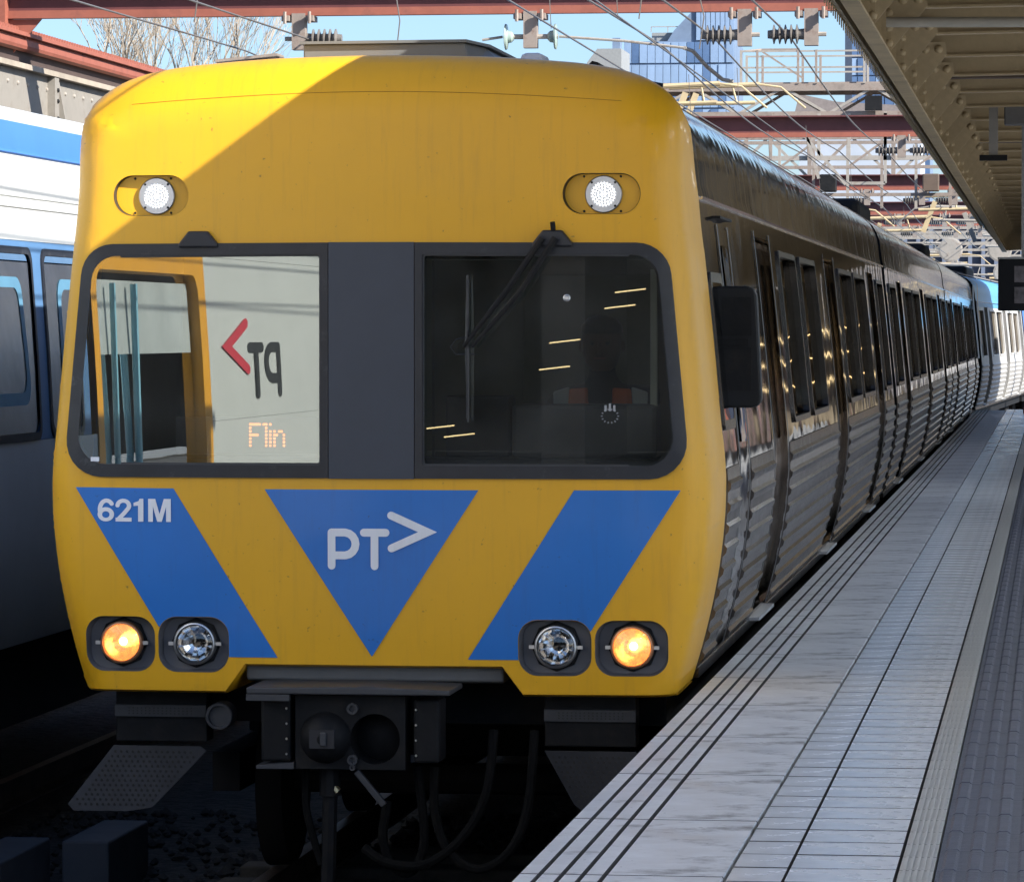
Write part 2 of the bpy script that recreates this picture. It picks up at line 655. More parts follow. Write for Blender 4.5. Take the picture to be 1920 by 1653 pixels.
def outline_stroke(pts, w):
    """offset outline of an open polyline (one polygon), for letter shapes without overlapping faces"""
    L, Rr = [], []
    n = len(pts)
    P = [Vector(p) for p in pts]
    for i in range(n):
        d0 = (P[i] - P[i - 1]).normalized() if i > 0 else (P[1] - P[0]).normalized()
        d1 = (P[i + 1] - P[i]).normalized() if i < n - 1 else d0
        m = (d0 + d1).normalized()
        nn = Vector((-m.y, m.x))
        k = 1 / max(0.4, nn.dot(Vector((-d0.y, d0.x))))
        L.append(P[i] + nn * w / 2 * k)
        Rr.append(P[i] - nn * w / 2 * k)

    def cap(c, d):
        a = math.atan2(d.y, d.x)
        return [c + Vector((math.cos(a + t), math.sin(a + t))) * w / 2 for t in [math.pi / 2 - math.pi * k / 8 for k in range(1, 8)]]
    out = L + cap(P[-1], (P[-1] - P[-2]).normalized()) + Rr[::-1] + cap(P[0], (P[0] - P[1]).normalized())
    return [tuple(p) for p in out]


# ------------------------------------------------------------------ ground, tracks
g = MB()
g.v = [(-1500, -300, -0.32), (1500, -300, -0.32), (1500, 3000, -0.32), (-1500, 3000, -0.32)]
g.f = [(0, 1, 2, 3)]
struct(g.build('ground', BALL))


def rail_prof(x, y0, y1, parent):
    m = MB()
    poly = [(-.075, -.17), (.075, -.17), (.075, -.155), (.012, -.135), (.012, -.04), (.036, -.03), (.036, 0), (-.036, 0), (-.036, -.03), (-.012, -.04), (-.012, -.135), (-.075, -.155)]
    m.prism(poly, lambda u, v, w: (x + u, w, v), y0, y1)
    return m.build('rail', RAILM, parent)


trk = bpy.data.objects.new('railway_track', None)
COL.objects.link(trk)
struct(trk)
for xc in (0.0, -4.1):
    for sx in (-0.825, 0.825):
        rail_prof(xc + sx, -30, 110, trk)
sm = MB().box(-1.3, 1.3, -.12, .12, -.31, -.172)
s0 = sm.build('sleeper', WOOD, trk, bevel=0.015)
s0.location = (0, -6, 0)
for k in range(1, 24):
    twin(s0, trk, (0 if k < 16 else -4.1, -6 + 0.68 * (k if k < 16 else k - 14), 0))

bs = MB()
random.seed(3)
for k in range(3600):
    x, y = random.uniform(-3.2, 1.5), random.uniform(-4.5, 7)
    r_ = random.uniform(.018, .04)
    ph = random.random() * 6.28
    b0 = len(bs.v)
    zc = -.32 + r_ * .5
    bs.v += [(x, y, zc + r_ * .9)] + [(x + r_ * random.uniform(.7, 1.2) * math.cos(ph + a), y + r_ * random.uniform(.7, 1.2) * math.sin(ph + a), zc + r_ * random.uniform(-.1, .35)) for a in (0, 1.3, 2.5, 3.8, 5.0)] + [(x, y, zc - r_)]
    for q in range(5):
        q2 = (q + 1) % 5
        bs.f += [(b0, b0 + 1 + q, b0 + 1 + q2), (b0 + 6, b0 + 1 + q2, b0 + 1 + q)]
bo_ = stuff(bs.build('ballast', mat('ballast stone', (.045, .04, .036), .95, var=.5, vscale=9), fix=False))
bo_['label'] = 'loose grey ballast stones around the rails'

# ------------------------------------------------------------------ platform
PY0, PY1 = -40.0, 70.5
plat = MB().box(1.62, 9.2, PY0, PY1, -0.31, 1.072).build('platform', GROUT)
struct(plat, 'concrete station platform with grooved edge, white tiles and dark tactile strip')
MB().box(3.405, 9.19, PY0, PY1, 1.0725, 1.096).build('asphalt_surface', ASPH, plat)
# coping slabs with four grooves
GX = [1.572, 1.641, 1.705, 1.772]
prof = [(1.502, 0.93), (1.500, 1.090), (1.510, 1.100)]
for gx in GX:
    prof += [(gx - .008, 1.100), (gx - .006, 1.072), (gx + .006, 1.072), (gx + .008, 1.100)]
prof += [(2.132, 1.100), (2.135, 1.095), (2.135, 0.93)]
SL = 1.46
cm = MB()
NSEG = 1
cm.prism(prof, lambda u, v, w: (u, w, v), 0.008, SL - 0.008)
c0 = cm.build('coping_slab', CONC, plat)
c0.data.materials.append(mat('groove grey', (.10, .10, .105), .85, var=.3, vscale=9))
for p in c0.data.polygons:
    if abs(p.normal.y) > .5:
        p.material_index = 1
for p in c0.data.polygons:
    c_ = p.center
    if c_.z < 1.099 and 1.55 < c_.x < 1.80 and abs(p.normal.y) < .5:
        p.material_index = 1
c0.location = (0, -16.6, 0)
y = -16.6 + SL
while y < PY1 - SL:
    twin(c0, plat, (0, y, 0))
    y += SL
MB().box(1.64, 2.14, PY0, -16.61, 1.0725, 1.098).build('coping_strip', CONC, plat)
# tiles
TL = 0.333
GAP = 0.009


def edged(o):
    """grout colour on the side faces, tile colour on top"""
    o.data.materials.append(GROUT)
    for p in o.data.polygons:
        p.material_index = 0 if p.normal.z > .5 else 1
    return o


t0 = edged(MB().box(2.148, 2.315, GAP, TL - GAP, 1.0725, 1.0995).build('floor_tile', TILE, plat))
t1 = edged(MB().box(2.325, 2.650, GAP, TL - GAP, 1.0725, 1.0995).build('floor_tile', TILE, plat))
rm = MB().box(2.660, 2.766, 0.003, TL - 0.003, 1.0725, 1.0975)
for k in range(5):
    xx = 2.676 + k * 0.0185
    rm.box(xx - .0045, xx + .0045, 0.003, TL - 0.003, 1.0976, 1.1015)
t2 = rm.build('ribbed_tile', RIBT, plat)
t2.data.materials.append(GROUT)
for p in t2.data.polygons:
    if abs(p.normal.y) > .5 and p.area > .001:
        p.material_index = 1
tm = MB().box(2.773, 3.398, 0.002, TL * 1.5 - 0.002, 1.0725, 1.096)
for k in range(8):
    xx = 2.812 + k * 0.078
    tm.prism([(-.024, 1.0961), (.024, 1.0961), (.014, 1.1035), (-.014, 1.1035)], lambda u, v, w, xx=xx: (xx + u, w, v), 0.012, TL * 1.5 - .012)
t3 = tm.build('tactile_tile', TACT, plat)
ty0 = -12.13
for t in (t0, t1, t2, t3):
    t.location.y = ty0
NT = 150
for k in range(1, NT):
    twin(t0, plat, (0, ty0 + k * TL, random.uniform(-.0006, .0006)))
    twin(t1, plat, (0, ty0 + k * TL, random.uniform(-.0006, .0006)))
    twin(t2, plat, (0, ty0 + k * TL, 0))
for k in range(1, 110):
    twin(t3, plat, (0, ty0 + k * TL * 1.5, 0))
yy = ty0 + NT * TL
far = MB()
while yy < PY1 - TL:
    far.box(2.148, 2.315, yy + GAP, yy + TL - GAP, 1.0725, 1.0995)
    far.box(2.325, 2.650, yy + GAP, yy + TL - GAP, 1.0725, 1.0995)
    yy += TL
stuff(edged(far.build('far_floor_tile', TILE, plat)))
MB().box(2.660, 2.766, ty0 + NT * TL, PY1, 1.0725, 1.0985).build('far_ribbed_strip', RIBT, plat)
MB().box(2.773, 3.398, ty0 + 165 * TL, PY1, 1.0725, 1.100).build('far_tactile_strip', TACT, plat)

# pale platform added out of view to bounce sunlight under the canopy
op = MB().box(16.5, 30, -60, 90, -.31, 1.08).build('bounce_platform', mat('bounce paving', (.50, .51, .52), .8, var=.12))
struct(op)
pb_ = MB().box(-5.4, 1.6, -62, -8.5, -.315, -.19).build('approach_bounce_bed', mat('bounce ballast', (.34, .31, .27), .9, var=.3, vscale=6, bump=.6, bscale=12))  # pale bed added behind the view, bounces sunlight onto the train front
struct(pb_)
pv_ = MB().box(9.21, 16.49, -60, 90, -.315, -.1).build('side_bounce_bed', mat('bounce ballast', (.34, .31, .27), .9, var=.3, vscale=6, bump=.6, bscale=12))  # pale bed added out of view, bounces light under the canopy
struct(pv_)

# ------------------------------------------------------------------ lead carriage
H = [(1.085, 1.402), (1.20, 1.437), (1.31, 1.467), (1.46, 1.502), (1.61, 1.530), (1.76, 1.550), (1.91, 1.562), (2.06, 1.565), (2.19, 1.556), (2.31, 1.542), (2.50, 1.524),
     (2.69, 1.506), (2.90, 1.484), (3.115, 1.461), (3.28, 1.441), (3.44, 1.422), (3.58, 1.404), (3.70, 1.392), (3.765, 1.380), (3.818, 1.350),
     (3.868, 1.300), (3.908, 1.245), (3.940, 1.185), (3.966, 1.11), (3.988, 1.01), (4.006, 0.88), (4.022, 0.69), (4.036, 0.48), (4.044, 0.25), (4.048, 0.0)]
# smooth the measured profile
H = [(z + (.010 if z > 3.75 else 0), x + .042 * min(max((z - 3.40) / .33, 0), 1) * (1 if x > .3 else 0)) for z, x in H]
_p = np.array([(x, z) for z, x in H])
_p = np.vstack([_p, _p[-2:-8:-1] * [-1, 1]])
_s = np.r_[0, np.cumsum(np.hypot(*np.diff(_p, axis=0).T))]
_L = _s[len(H) - 1]
_q = np.arange(0, _s[-1], .01)
_x, _z = np.interp(_q, _s, _p[:, 0]), np.interp(_q, _s, _p[:, 1])
_k = np.exp(-.5 * (np.arange(-14, 15) / 3.0) ** 2)
_k /= _k.sum()
_xs = np.convolve(np.r_[2 * _x[0] - _x[14:0:-1], _x, _x[-14:]], _k, 'valid')
_zs = np.convolve(np.r_[2 * _z[0] - _z[14:0:-1], _z, _z[-14:]], _k, 'valid')
H = [(float(_zs[i]), float(_xs[i])) for i in range(0, len(_q), 4) if _q[i] < _L - .03]
H[0] = (1.085, 1.402)
H.append((max(H[-1][0] + 1e-4, 4.057), 0.0))
HZ = np.array([q[0] for q in H])
HX = np.array([q[1] for q in H])


def hw(z):
    return np.interp(z, HZ, HX)


OUT_R = [(q[1], q[0]) for q in H]                       # right side going up
OUT_L = [(-q[1], q[0]) for q in H[:-1]][::-1]           # down the left side
SIDES = OUT_R + OUT_L                                   # open polyline, bottom right -> top -> bottom left
BOT = [(-0.70, 1.085), (-0.605, 1.214), (0.605, 1.214), (0.70, 1.085)]
OUTLINE = SIDES + BOT
SID = np.array(dense(SIDES, 0.03)[:-30])
SIDp = np.array(SIDES)


def fy(x, z):
    x = np.atleast_1d(np.asarray(x, float))
    z = np.atleast_1d(np.asarray(z, float))
    d, nz = seg_dist(SIDp, np.c_[x, z], closed=False)
    t = np.clip((nz - 3.55) / 0.42, 0, 1)
    t = t * t * (3 - 2 * t)
    r = 0.15 + 0.15 * t
    q = np.clip(r - d, 0, r)
    e = r - np.sqrt(np.maximum(r * r - q * q, 0))
    up = np.maximum(z - 3.2, 0)
    lo = np.maximum(1.9 - z, 0)
    return e + 0.06 * (x / 1.5) ** 2 + 0.06 * up * up + 0.05 * lo * lo


def fmap(off):
    return lambda u, v: np.c_[u, fy(u, v) - off, v]


LEAD = thing('lead_carriage', 'yellow fronted silver train carriage with blue stripes, number 621M, arriving at the platform', 'train carriage', (0, 0, 0), 'carriages of the silver train')


def sidewall_map(off, sgn=1):
    return lambda u, v: np.c_[sgn * (hw(v) + off), u, v]


# windscreen shapes (x, z)
def band(i=0.0):
    return rounded([(-1.474 + i, 2.082 + i), (1.474 - i, 2.082 + i), (1.372 - i, 3.168 - i), (-1.372 + i, 3.168 - i)], [0.17, 0.17, 0.16, 0.16])


RECL = []
for cx in (-1.203, -0.850, 0.850, 1.203):
    w = 0.168
    RECL.append(rounded([(cx - w, 1.172), (cx + w, 1.172), (cx + w, 1.430), (cx - w, 1.430)], 0.088))
RECU = []
for cx in (-1.046, 1.065):
    RECU.append(rounded([(cx - .179, 3.300), (cx + .179, 3.300), (cx + .179, 3.488), (cx - .179, 3.488)], 0.0938, 9))

extra = []
for i in range(len(SID) - 1):
    a, b = SID[i], SID[i + 1]
    d = b - a
    L = math.hypot(*d)
    if L < 1e-6:
        continue
    nrm = np.array([-d[1], d[0]]) / L
    t = min(max((a[1] - 3.55) / .42, 0), 1)
    r = 0.15 + .15 * t * t * (3 - 2 * t)
    for k in (.741, .5, .293, .134, .034):
        extra.append(a + nrm * k * r)
face = patch(OUTLINE, [band(0.012)] + RECL + RECU, fmap(0), 0.035, extra=extra)
mb = MB().add(face)
# wrap back along the body
sd = [tuple(p) for p in SID]
bk = 1.02
loop_ = dense(OUTLINE, 0.035)
iL = min(range(len(loop_)), key=lambda q: math.hypot(loop_[q][0] + 1.402, loop_[q][1] - 1.085))
ring = loop_[:iL + 1]
ra = np.array(ring)
y0s = fy(ra[:, 0], ra[:, 1])
b0 = len(mb.v)
for p, yv in zip(ring, y0s):
    mb.v.append((p[0], yv, p[1]))
    tp_ = min(max((p[1] - 3.40) / .33, 0), 1)
    mb.v.append((p[0] * (1 - .026 * tp_), bk, p[1] - (.012 if p[1] > 3.75 else 0)))
for i in range(len(ring) - 1):
    mb.f.append((b0 + 2 * i, b0 + 2 * i + 1, b0 + 2 * i + 3, b0 + 2 * i + 2))
# lower lip folded back
lip = loop_[iL:] + [loop_[0]]
la = np.array(lip)
yl = fy(la[:, 0], la[:, 1])
b0 = len(mb.v)
for p, yv in zip(lip, yl):
    mb.v += [(p[0], yv, p[1]), (p[0], yv + .03, p[1] - .012), (p[0], bk, p[1] - .012)]
for i in range(len(lip) - 1):
    for k in (0, 1):
        mb.f.append((b0 + 3 * i + k, b0 + 3 * i + k + 1, b0 + 3 * i + k + 4, b0 + 3 * i + k + 3))
cab = mb.build('cab_front', YEL, LEAD, smooth=True)
wd = cab.data
bm = bmesh.new()
bm.from_mesh(wd)
bmesh.ops.remove_doubles(bm, verts=bm.verts, dist=0.0008)
bm.to_mesh(wd)
bm.free()
wd.shade_smooth()
wd.set_sharp_from_angle(angle=R(42))
# forehead joint line
jl = MB()
xs = np.linspace(-1.15, 1.15, 60)
zz = 3.845 + 0.055 * np.cos(xs / 1.15 * 1.45) - 0.03
yv = fy(xs, zz)
jl.tube([(a, b - .0005, c) for a, b, c in zip(xs, yv, zz)], 0.0016, 5)
jl.build('roof_joint', mat('joint line', (0.34, 0.17, 0.01), 0.6, var=0.2), cab)

# windscreen frames, panel and glass
frL_out = rounded([(-1.474, 2.082), (-0.203, 2.082), (-0.203, 3.172), (-1.372, 3.168)], [0.17, 0, 0, 0.16])
frL_in = rounded([(-1.408, 2.142), (-0.238, 2.142), (-0.238, 3.118), (-1.322, 3.112)], [0.13, 0.012, 0.012, 0.12])
frR_out = [(-p[0], p[1]) for p in frL_out][::-1]
frR_in = [(-p[0], p[1]) for p in frL_in][::-1]
for o_, i_, side in ((frL_out, frL_in, 'left'), (frR_out, frR_in, 'right')):
    f = patch(o_, [i_], fmap(0.016), 0.04, rim_out=(0, 0.03, 0), rim_hole=(0, 0.06, 0))
    fr = obj('windscreen_frame', *f, BLKR, LEAD, smooth=True)
    seal_o = [(p[0] * (1 - 0.0) + (-.008 if p[0] < np.mean([q[0] for q in i_]) else .008) * -1, p[1] + (.008 if p[1] < 2.6 else -.008)) for p in i_]
    obj('seal', *patch(i_, [seal_o], fmap(0.004), 0.05), GREY, fr, smooth=True)
    gl = obj('windscreen', *patch(i_, [], lambda u, v: np.c_[u, np.full(len(u), 0.034), v], 0.3), WGL, LEAD, smooth=False)
    tag(gl, 'windscreen mirroring the white train alongside' if side == 'left' else 'dark windscreen in front of the driver')
obj('centre_panel', *patch([(-0.200, 2.080), (0.200, 2.080), (0.200, 3.173), (-0.200, 3.173)], [], fmap(0.018), 0.08, rim_out=(0, .03, 0)), SLATE, LEAD, smooth=True)
# blue livery with cut-outs for the lamps
left_par = [(-1.413, 2.033), (-0.940, 2.030), (-0.448, 1.245), (-0.690, 1.243), (-0.700, 1.19), (-0.93, 1.19)]


def blue(poly, holes):
    # clip away lamp recess by keeping triangles outside it
    f = patch(poly, [], fmap(0.004), 0.03)
    v, fc = f
    P2 = np.array([(p[0], p[2]) for p in v])
    cen = np.array([P2[list(t)].mean(0) for t in fc])
    k = np.ones(len(fc), bool)
    for h in holes:
        c = np.mean(h, 0)
        hh = [(c[0] + (p[0] - c[0]) * 1.02, c[1] + (p[1] - c[1]) * 1.02) for p in h]
        k &= ~inside(hh, cen)
    return v, [t for t, q in zip(fc, k) if q]


def poly_minus(poly, hole):
    """blue region with the recess as constrained loop so that the edge is clean"""
    c = np.mean(hole, 0)
    hole = [(c[0] + (p[0] - c[0]) * 1.015, c[1] + (p[1] - c[1]) * 1.015) for p in hole]
    P, E_ = [], []
    for lp in (dense(poly, .04), dense(hole, .03)):
        b = len(P)
        P += lp
        E_ += [(b + i, b + (i + 1) % len(lp)) for i in range(len(lp))]
    o = np.array(poly)
    gpts = np.array([(a, b) for a in np.arange(o[:, 0].min(), o[:, 0].max(), .035) for b in np.arange(o[:, 1].min(), o[:, 1].max(), .035)])
    k = inside(poly, gpts) & ~inside(hole, gpts)
    gpts = gpts[k]
    gpts = gpts[(seg_dist(poly, gpts)[0] > .012) & (seg_dist(hole, gpts)[0] > .012)]
    P += [tuple(q) for q in gpts]
    res = geometry.delaunay_2d_cdt([Vector(p) for p in P], E_, [], 0, 1e-6)
    V = np.array([(p.x, p.y) for p in res[0]])
    cen = np.array([V[list(t)].mean(0) for t in res[2]])
    k = inside(poly, cen) & ~inside(hole, cen)
    X = fmap(0.004)(V[:, 0], V[:, 1])
    return [tuple(p) for p in X], [tuple(t) for t, q in zip(res[2], k) if q]


bl = obj('livery_stripe', *poly_minus([(-1.413, 2.033), (-0.940, 2.030), (-0.448, 1.245), (-0.93, 1.245)], RECL[1]), BLU, LEAD, smooth=True)
obj('livery_stripe', *poly_minus([(1.430, 2.031), (0.94, 2.030), (0.446, 1.245), (0.93, 1.245)], RECL[2]), BLU, LEAD, smooth=True)
tri = obj('livery_triangle', *patch([(-0.505, 2.029), (-0.003, 1.254), (0.498, 2.029)], [], fmap(0.004), .05), BLU, LEAD, smooth=True)
# lettering: fleet number
def digits():
    """6, 2, 1 and M as clean outlines, heights 0..1; yields (outline, holes, x offset)"""
    w = .19
    out = []
    # 6: bowl ring and stem
    bowl6 = [(.33 + .33 * math.cos(t), .31 + .31 * math.sin(t)) for t in np.linspace(0, 2 * math.pi, 28)[:-1]]
    hole6 = [(.33 + .15 * math.cos(t), .30 + .145 * math.sin(t)) for t in np.linspace(0, 2 * math.pi, 20)[:-1]]
    out.append((bowl6, [hole6], 0))
    arc = [(.36 + .265 * math.cos(t), .53 + .38 * math.sin(t)) for t in np.linspace(math.pi * 1.12, math.pi * .22, 14)]
    out.append((outline_stroke(arc, w * .92), [], 0))
    two = [(.10, .70)] + [(.33 + .23 * math.cos(t), .69 + .22 * math.sin(t)) for t in np.linspace(math.pi * .92, -.5, 12)] + [(.36, .36), (.13, .10)]
    out.append((outline_stroke(two, w * .9), [], .70))
    out.append(([(.02, 0), (.66, 0), (.66, .17), (.02, .17)], [], .70))
    out.append(([(.24, 0), (.45, 0), (.45, 1), (.30, 1), (.26, .90), (.06, .82), (.06, .68), (.24, .70)], [], 1.38))
    out.append(([(0, 0), (.19, 0), (.19, .66), (.36, 0), (.54, 0), (.71, .66), (.71, 0), (.90, 0), (.90, 1), (.62, 1), (.45, .34), (.28, 1), (0, 1)], [], 2.02))
    return out


fn = None
for k, (pl, hl_, ox) in enumerate(digits()):
    sc_ = lambda P_: [(-1.306 + (p[0] + ox) * .1215, 1.874 + p[1] * .107) for p in P_]
    tag(obj('fleet_number', *patch(sc_(pl), [sc_(h) for h in hl_], fmap(.008 + .0005 * k), .03), WHT, bl), 'white character of the number 621M')
# operator emblem strokes
lw_ = 0.0365
Pst = [(-.188, 1.677), (-.188, 1.831)]
bowl = [(-.188, 1.831), (-.128, 1.831)] + [(-.128 + .053 * math.sin(t), 1.778 + .053 * math.cos(t)) for t in np.linspace(.1, math.pi - .1, 9)] + [(-.128, 1.725), (-.172, 1.725)]
Tbar = [(-.036, 1.831), (.066, 1.831)]
Tst = [(.014, 1.818), (.014, 1.676)]
Chev = [(.092, 1.911), (.262, 1.835), (.094, 1.759)]
oo = 0.0084
emb = None
for k, st in enumerate((Pst, bowl, Tbar, Tst, Chev)):
    pl = outline_stroke(st, lw_)
    o = obj('emblem_stroke', *patch(pl, [], fmap(oo + .0006 * k), .05), WHT, tri)

# lamps --------------------------------------------------------------
for k, rc in enumerate(RECL):
    cx = (-1.203, -0.850, 0.850, 1.203)[k]
    cz = 1.305
    c = np.array([cx, 1.301])
    ring0 = np.array(dense(rc, .03))
    yb = fy(ring0[:, 0], ring0[:, 1])
    inner = c + (ring0 - c) * 0.93
    yc = float(fy(cx, cz)[0])
    v = [(p[0], q - .002, p[1]) for p, q in zip(ring0, yb)] + [(p[0], yc + .075, p[1]) for p in inner]
    n = len(ring0)
    f = [(i, (i + 1) % n, n + (i + 1) % n, n + i) for i in range(n)] + [tuple(range(n, 2 * n))]
    rcs = obj('lamp_recess', v, f, mat('recess grey', (.11, .112, .125), .55, var=.12), LEAD, smooth=True)
    lit = k in (0, 3)
    hl = MB()
    hl.lathe((cx, yc + .073, cz), (0, -1, 0), [(0, .118), (.012, .118), (.014, .112), (.016, .1)], 8)
    hl.build('lamp_bracket', DARK, rcs, bevel=.003)
    be = MB().lathe((cx, yc + .06, cz), (0, -1, 0), [(0, .100), (.035, .101), (.043, .096), (.045, .089), (.035, .086), (0.0, .086)], 40, caps=False)
    head = be.build('headlight', SATIN if not lit else mat('amber bezel', (0.55, 0.27, 0.14), 0.3, 0.6, var=0.2), LEAD, smooth=True)
    tag(head, 'lit amber headlight' if lit else 'unlit clear headlight')
    MB().lathe((cx, yc + .056, cz), (0, -1, 0), [(0, .012), (.005, .035), (.016, .062), (.034, .0858)], 12 if not lit else 30, caps=False).build('reflector', AMB if lit else CHROME, head, smooth=lit)
    bu = MB().lathe((cx + .006, yc + .036, cz + .004), (0, -1, 0), [(-.03, .008), (-.012, .018), (0, .020), (.012, .015), (.02, .004)], 14)
    bu.build('bulb', LAMPA if lit else DARK, head, smooth=True)
    MB().lathe((cx, yc + .021, cz), (0, -1, 0), [(0, .0858), (.008, .07), (.014, .045), (.017, .015), (.0172, .002)], 40, caps=False).build('lens', LGL, head, smooth='all')
    for sx in (-1, 1):
        MB().bar((cx + sx * .098, yc + .035, cz - .002), (cx + sx * .125, yc + .035, cz - .002), .014, .016).build('clip', SATIN, head)
for k, rc in enumerate(RECU):
    cx = (-1.046, 1.065)[k]
    c = np.array([cx, 3.394])
    ring0 = np.array(dense(rc, .03))
    yb = fy(ring0[:, 0], ring0[:, 1])
    inner = c + (ring0 - c) * 0.97
    yc = float(fy(cx, 3.394)[0])
    n = len(ring0)
    v = [(p[0], q - .001, p[1]) for p, q in zip(ring0, yb)] + [(p[0], yc + .055, p[1]) for p in inner]
    rcs = obj('lamp_slot', v, [(i, (i + 1) % n, n + (i + 1) % n, n + i) for i in range(n)], BLKR, LEAD, smooth=True)
    f2 = obj('slot_plate', [(p[0], yc + .045, p[1]) for p in c + (ring0 - c) * 0.968], [tuple(range(n))], YEL, rcs)
    lx = cx + (.020 if k == 0 else .006)
    lamp = MB().lathe((lx, yc + .044, 3.392), (0, -1, 0), [(0, .086), (.012, .086), (.016, .082), (.016, .06), (.013, .058)], 40).build('marker_light', SATIN, LEAD, smooth=True)
    tag(lamp, 'round white LED marker light')
    dots = MB()
    for rr_, nn in ((0, 1), (.013, 6), (.026, 12), (.039, 18), (.051, 24)):
        for q in range(nn):
            a = 2 * math.pi * q / nn + rr_ * 9
            dots.lathe((lx + rr_ * math.cos(a), yc + .0305, 3.392 + rr_ * math.sin(a)), (0, -1, 0), [(0, .0052), (.002, .0045)], 7)
    stuff(dots.build('led_cluster', LAMPW, lamp))
    for sx, sz in ((-1, 1), (1, 1), (-1, -1), (1, -1)):
        MB().lathe((lx + sx * .054, yc + .028, 3.392 + sz * .054), (0, -1, 0), [(0, .006), (.004, .005)], 8).build('screw', DARK, lamp)
        MB().lathe((cx + sx * .085, yc + .045, 3.394 + sz * .08), (0, -1, 0), [(0, .006), (.004, .005)], 8).build('screw', DARK, rcs)

# wiper housings and wiper
for cx, op in ((-0.815, 0), (0.842, 1)):
    pl = [(-.093, 3.150), (.093, 3.150), (.093, 3.166), (.045, 3.226), (-.045, 3.226), (-.093, 3.166)]
    MB().prism(pl, lambda u, v, w, cx=cx: (cx + u, w, v), -0.02, 0.09).build('wiper_housing', BLKR, LEAD, bevel=.008)
wy = -0.045
wip = MB()
wip.tube([(0.80, wy, 3.19), (0.64, wy - .01, 2.95), (0.437, wy - .012, 2.692)], [0.016, .013, .009], 8).tube([(0.862, wy, 3.19), (0.70, wy - .01, 2.94), (0.475, wy - .012, 2.69)], [0.016, .013, .009], 8)
wa = wip.build('wiper', DARK, LEAD, smooth=True)
MB().tube([(0.452, wy + .012, 3.02), (0.452, wy, 2.69), (0.455, wy + .012, 2.345)], [.005, .011, .005], 6).box(.446, .456, wy + .005, wy + .04, 2.36, 3.0).build('wiper_blade', BLKR, wa)
MB().tube([(0.49, wy, 2.655), (.40, wy, 2.655), (.375, wy, 2.69), (.40, wy, 2.725), (.47, wy, 2.74), (.53, wy, 2.80), (.63, wy, 2.935)], .003, 5).build('washer_hose', BLKR, wa)
MB().tube([(0.848, -.02, 3.225), (0.846, -.03, 3.262)], .012, 8).build('wiper_pivot', DARK, wa)
# small fittings on the glass
MB().lathe((0.905, 0.03, 2.915), (0, -1, 0), [(0, .017), (.006, .017), (.008, .012), (.004, .008)], 20).build('glass_plug', SATIN, LEAD)
cr = MB()
for k in range(14):
    a = 2 * math.pi * k / 14
    cr.bar((1.105 + .042 * math.cos(a), .0285, 2.372 + .035 * math.sin(a)), (1.105 + .034 * math.cos(a), .0285, 2.372 + .027 * math.sin(a)), .006, .004)
for q in (-.02, 0, .02):
    cr.box(1.105 + q - .005, 1.105 + q + .005, .027, .0285, 2.395, 2.43 - abs(q) * .4)
stuff(cr.build('crest_sticker', mat('faded sticker', (0.35, 0.36, 0.38), 0.6, var=0.2), LEAD))
MB().box(-1.335, -1.295, .025, .028, 2.155, 2.175).build('paper_sticker', WHT, LEAD)
# destination display
FONT = {'F': ['11111', '10000', '10000', '11110', '10000', '10000', '10000'], 'l': ['11', '01', '01', '01', '01', '01', '01'], 'i': ['1', '0', '1', '1', '1', '1', '1'],
        'n': ['00000', '00000', '10110', '11001', '10001', '10001', '10001']}
dd = MB()
cxx = -0.600
for ch in 'Flin':
    rows = FONT[ch]
    for r_, row in enumerate(rows):
        for c_, bit in enumerate(row):
            if bit == '1':
                for q in (0, .5):
                    X0 = cxx + c_ * .0112 + q * .0112
                    Z0 = 2.333 - r_ * .0165
                    dd.box(X0, X0 + .0045, .118, .122, Z0 - .011, Z0)
    cxx += len(rows[0]) * .0112 + .0085
db = MB().box(-.95, -.26, .125, .20, 2.19, 2.36).build('destination_display', CABD, LEAD)
stuff(tag(dd.build('led_lettering', LEDO, db), 'orange LED letters Flin'))

# cab interior
ci = MB()
ci.v = [(-1.36, .14, 1.35), (1.36, .14, 1.35), (1.36, 2.0, 1.35), (-1.36, 2.0, 1.35), (-1.30, .14, 3.30), (1.30, .14, 3.30), (1.30, 2.0, 3.30), (-1.30, 2.0, 3.30)]
ci.f = [(0, 1, 2, 3), (7, 6, 5, 4), (3, 2, 6, 7), (0, 3, 7, 4), (1, 5, 6, 2)]
lining = ci.build('cab_lining', CABIN, LEAD, fix=False)
MB().box(-1.28, 1.30, .16, .55, 1.4, 2.17).build('driver_desk', CABD, LEAD, bevel=.03)
MB().box(.62, 1.30, .25, .6, 2.171, 2.42).build('desk_console', GREY, LEAD, bevel=.02)
MB().box(.30, .60, .32, .55, 2.171, 2.46).build('desk_monitor', CABD, LEAD, bevel=.01)
MB().box(1.265, 1.295, .3, .36, 2.2, 3.05).build('cab_pillar', mat('pale cab trim', (.42, .42, .36), .6), LEAD)
MB().box(-.12, .0, 1.88, 1.98, 1.4, 3.2).build('bulkhead_door_post', mat('olive cab panel', (.14, .15, .11), .6), LEAD)
MB().box(.46, 1.15, 1.93, 1.985, 1.4, 3.05).build('bulkhead_door', mat('olive cab panel', (.14, .15, .11), .6), LEAD, bevel=.01)

# ---------------------------------------------------------- silver side walls
RIBN = 9


def rib_profile():
    """(offset, z) polyline from z 1.16 to 2.05 with raised ribs"""
    pr = [(0.004, 1.150)]
    z = 1.185
    for k in range(RIBN):
        pr += [(0.006, z - .030), (0.020, z - .012), (0.022, z + .012), (0.006, z + .028)]
        z += 0.1035
    pr.append((0.004, 2.10))
    return pr


RP = rib_profile()


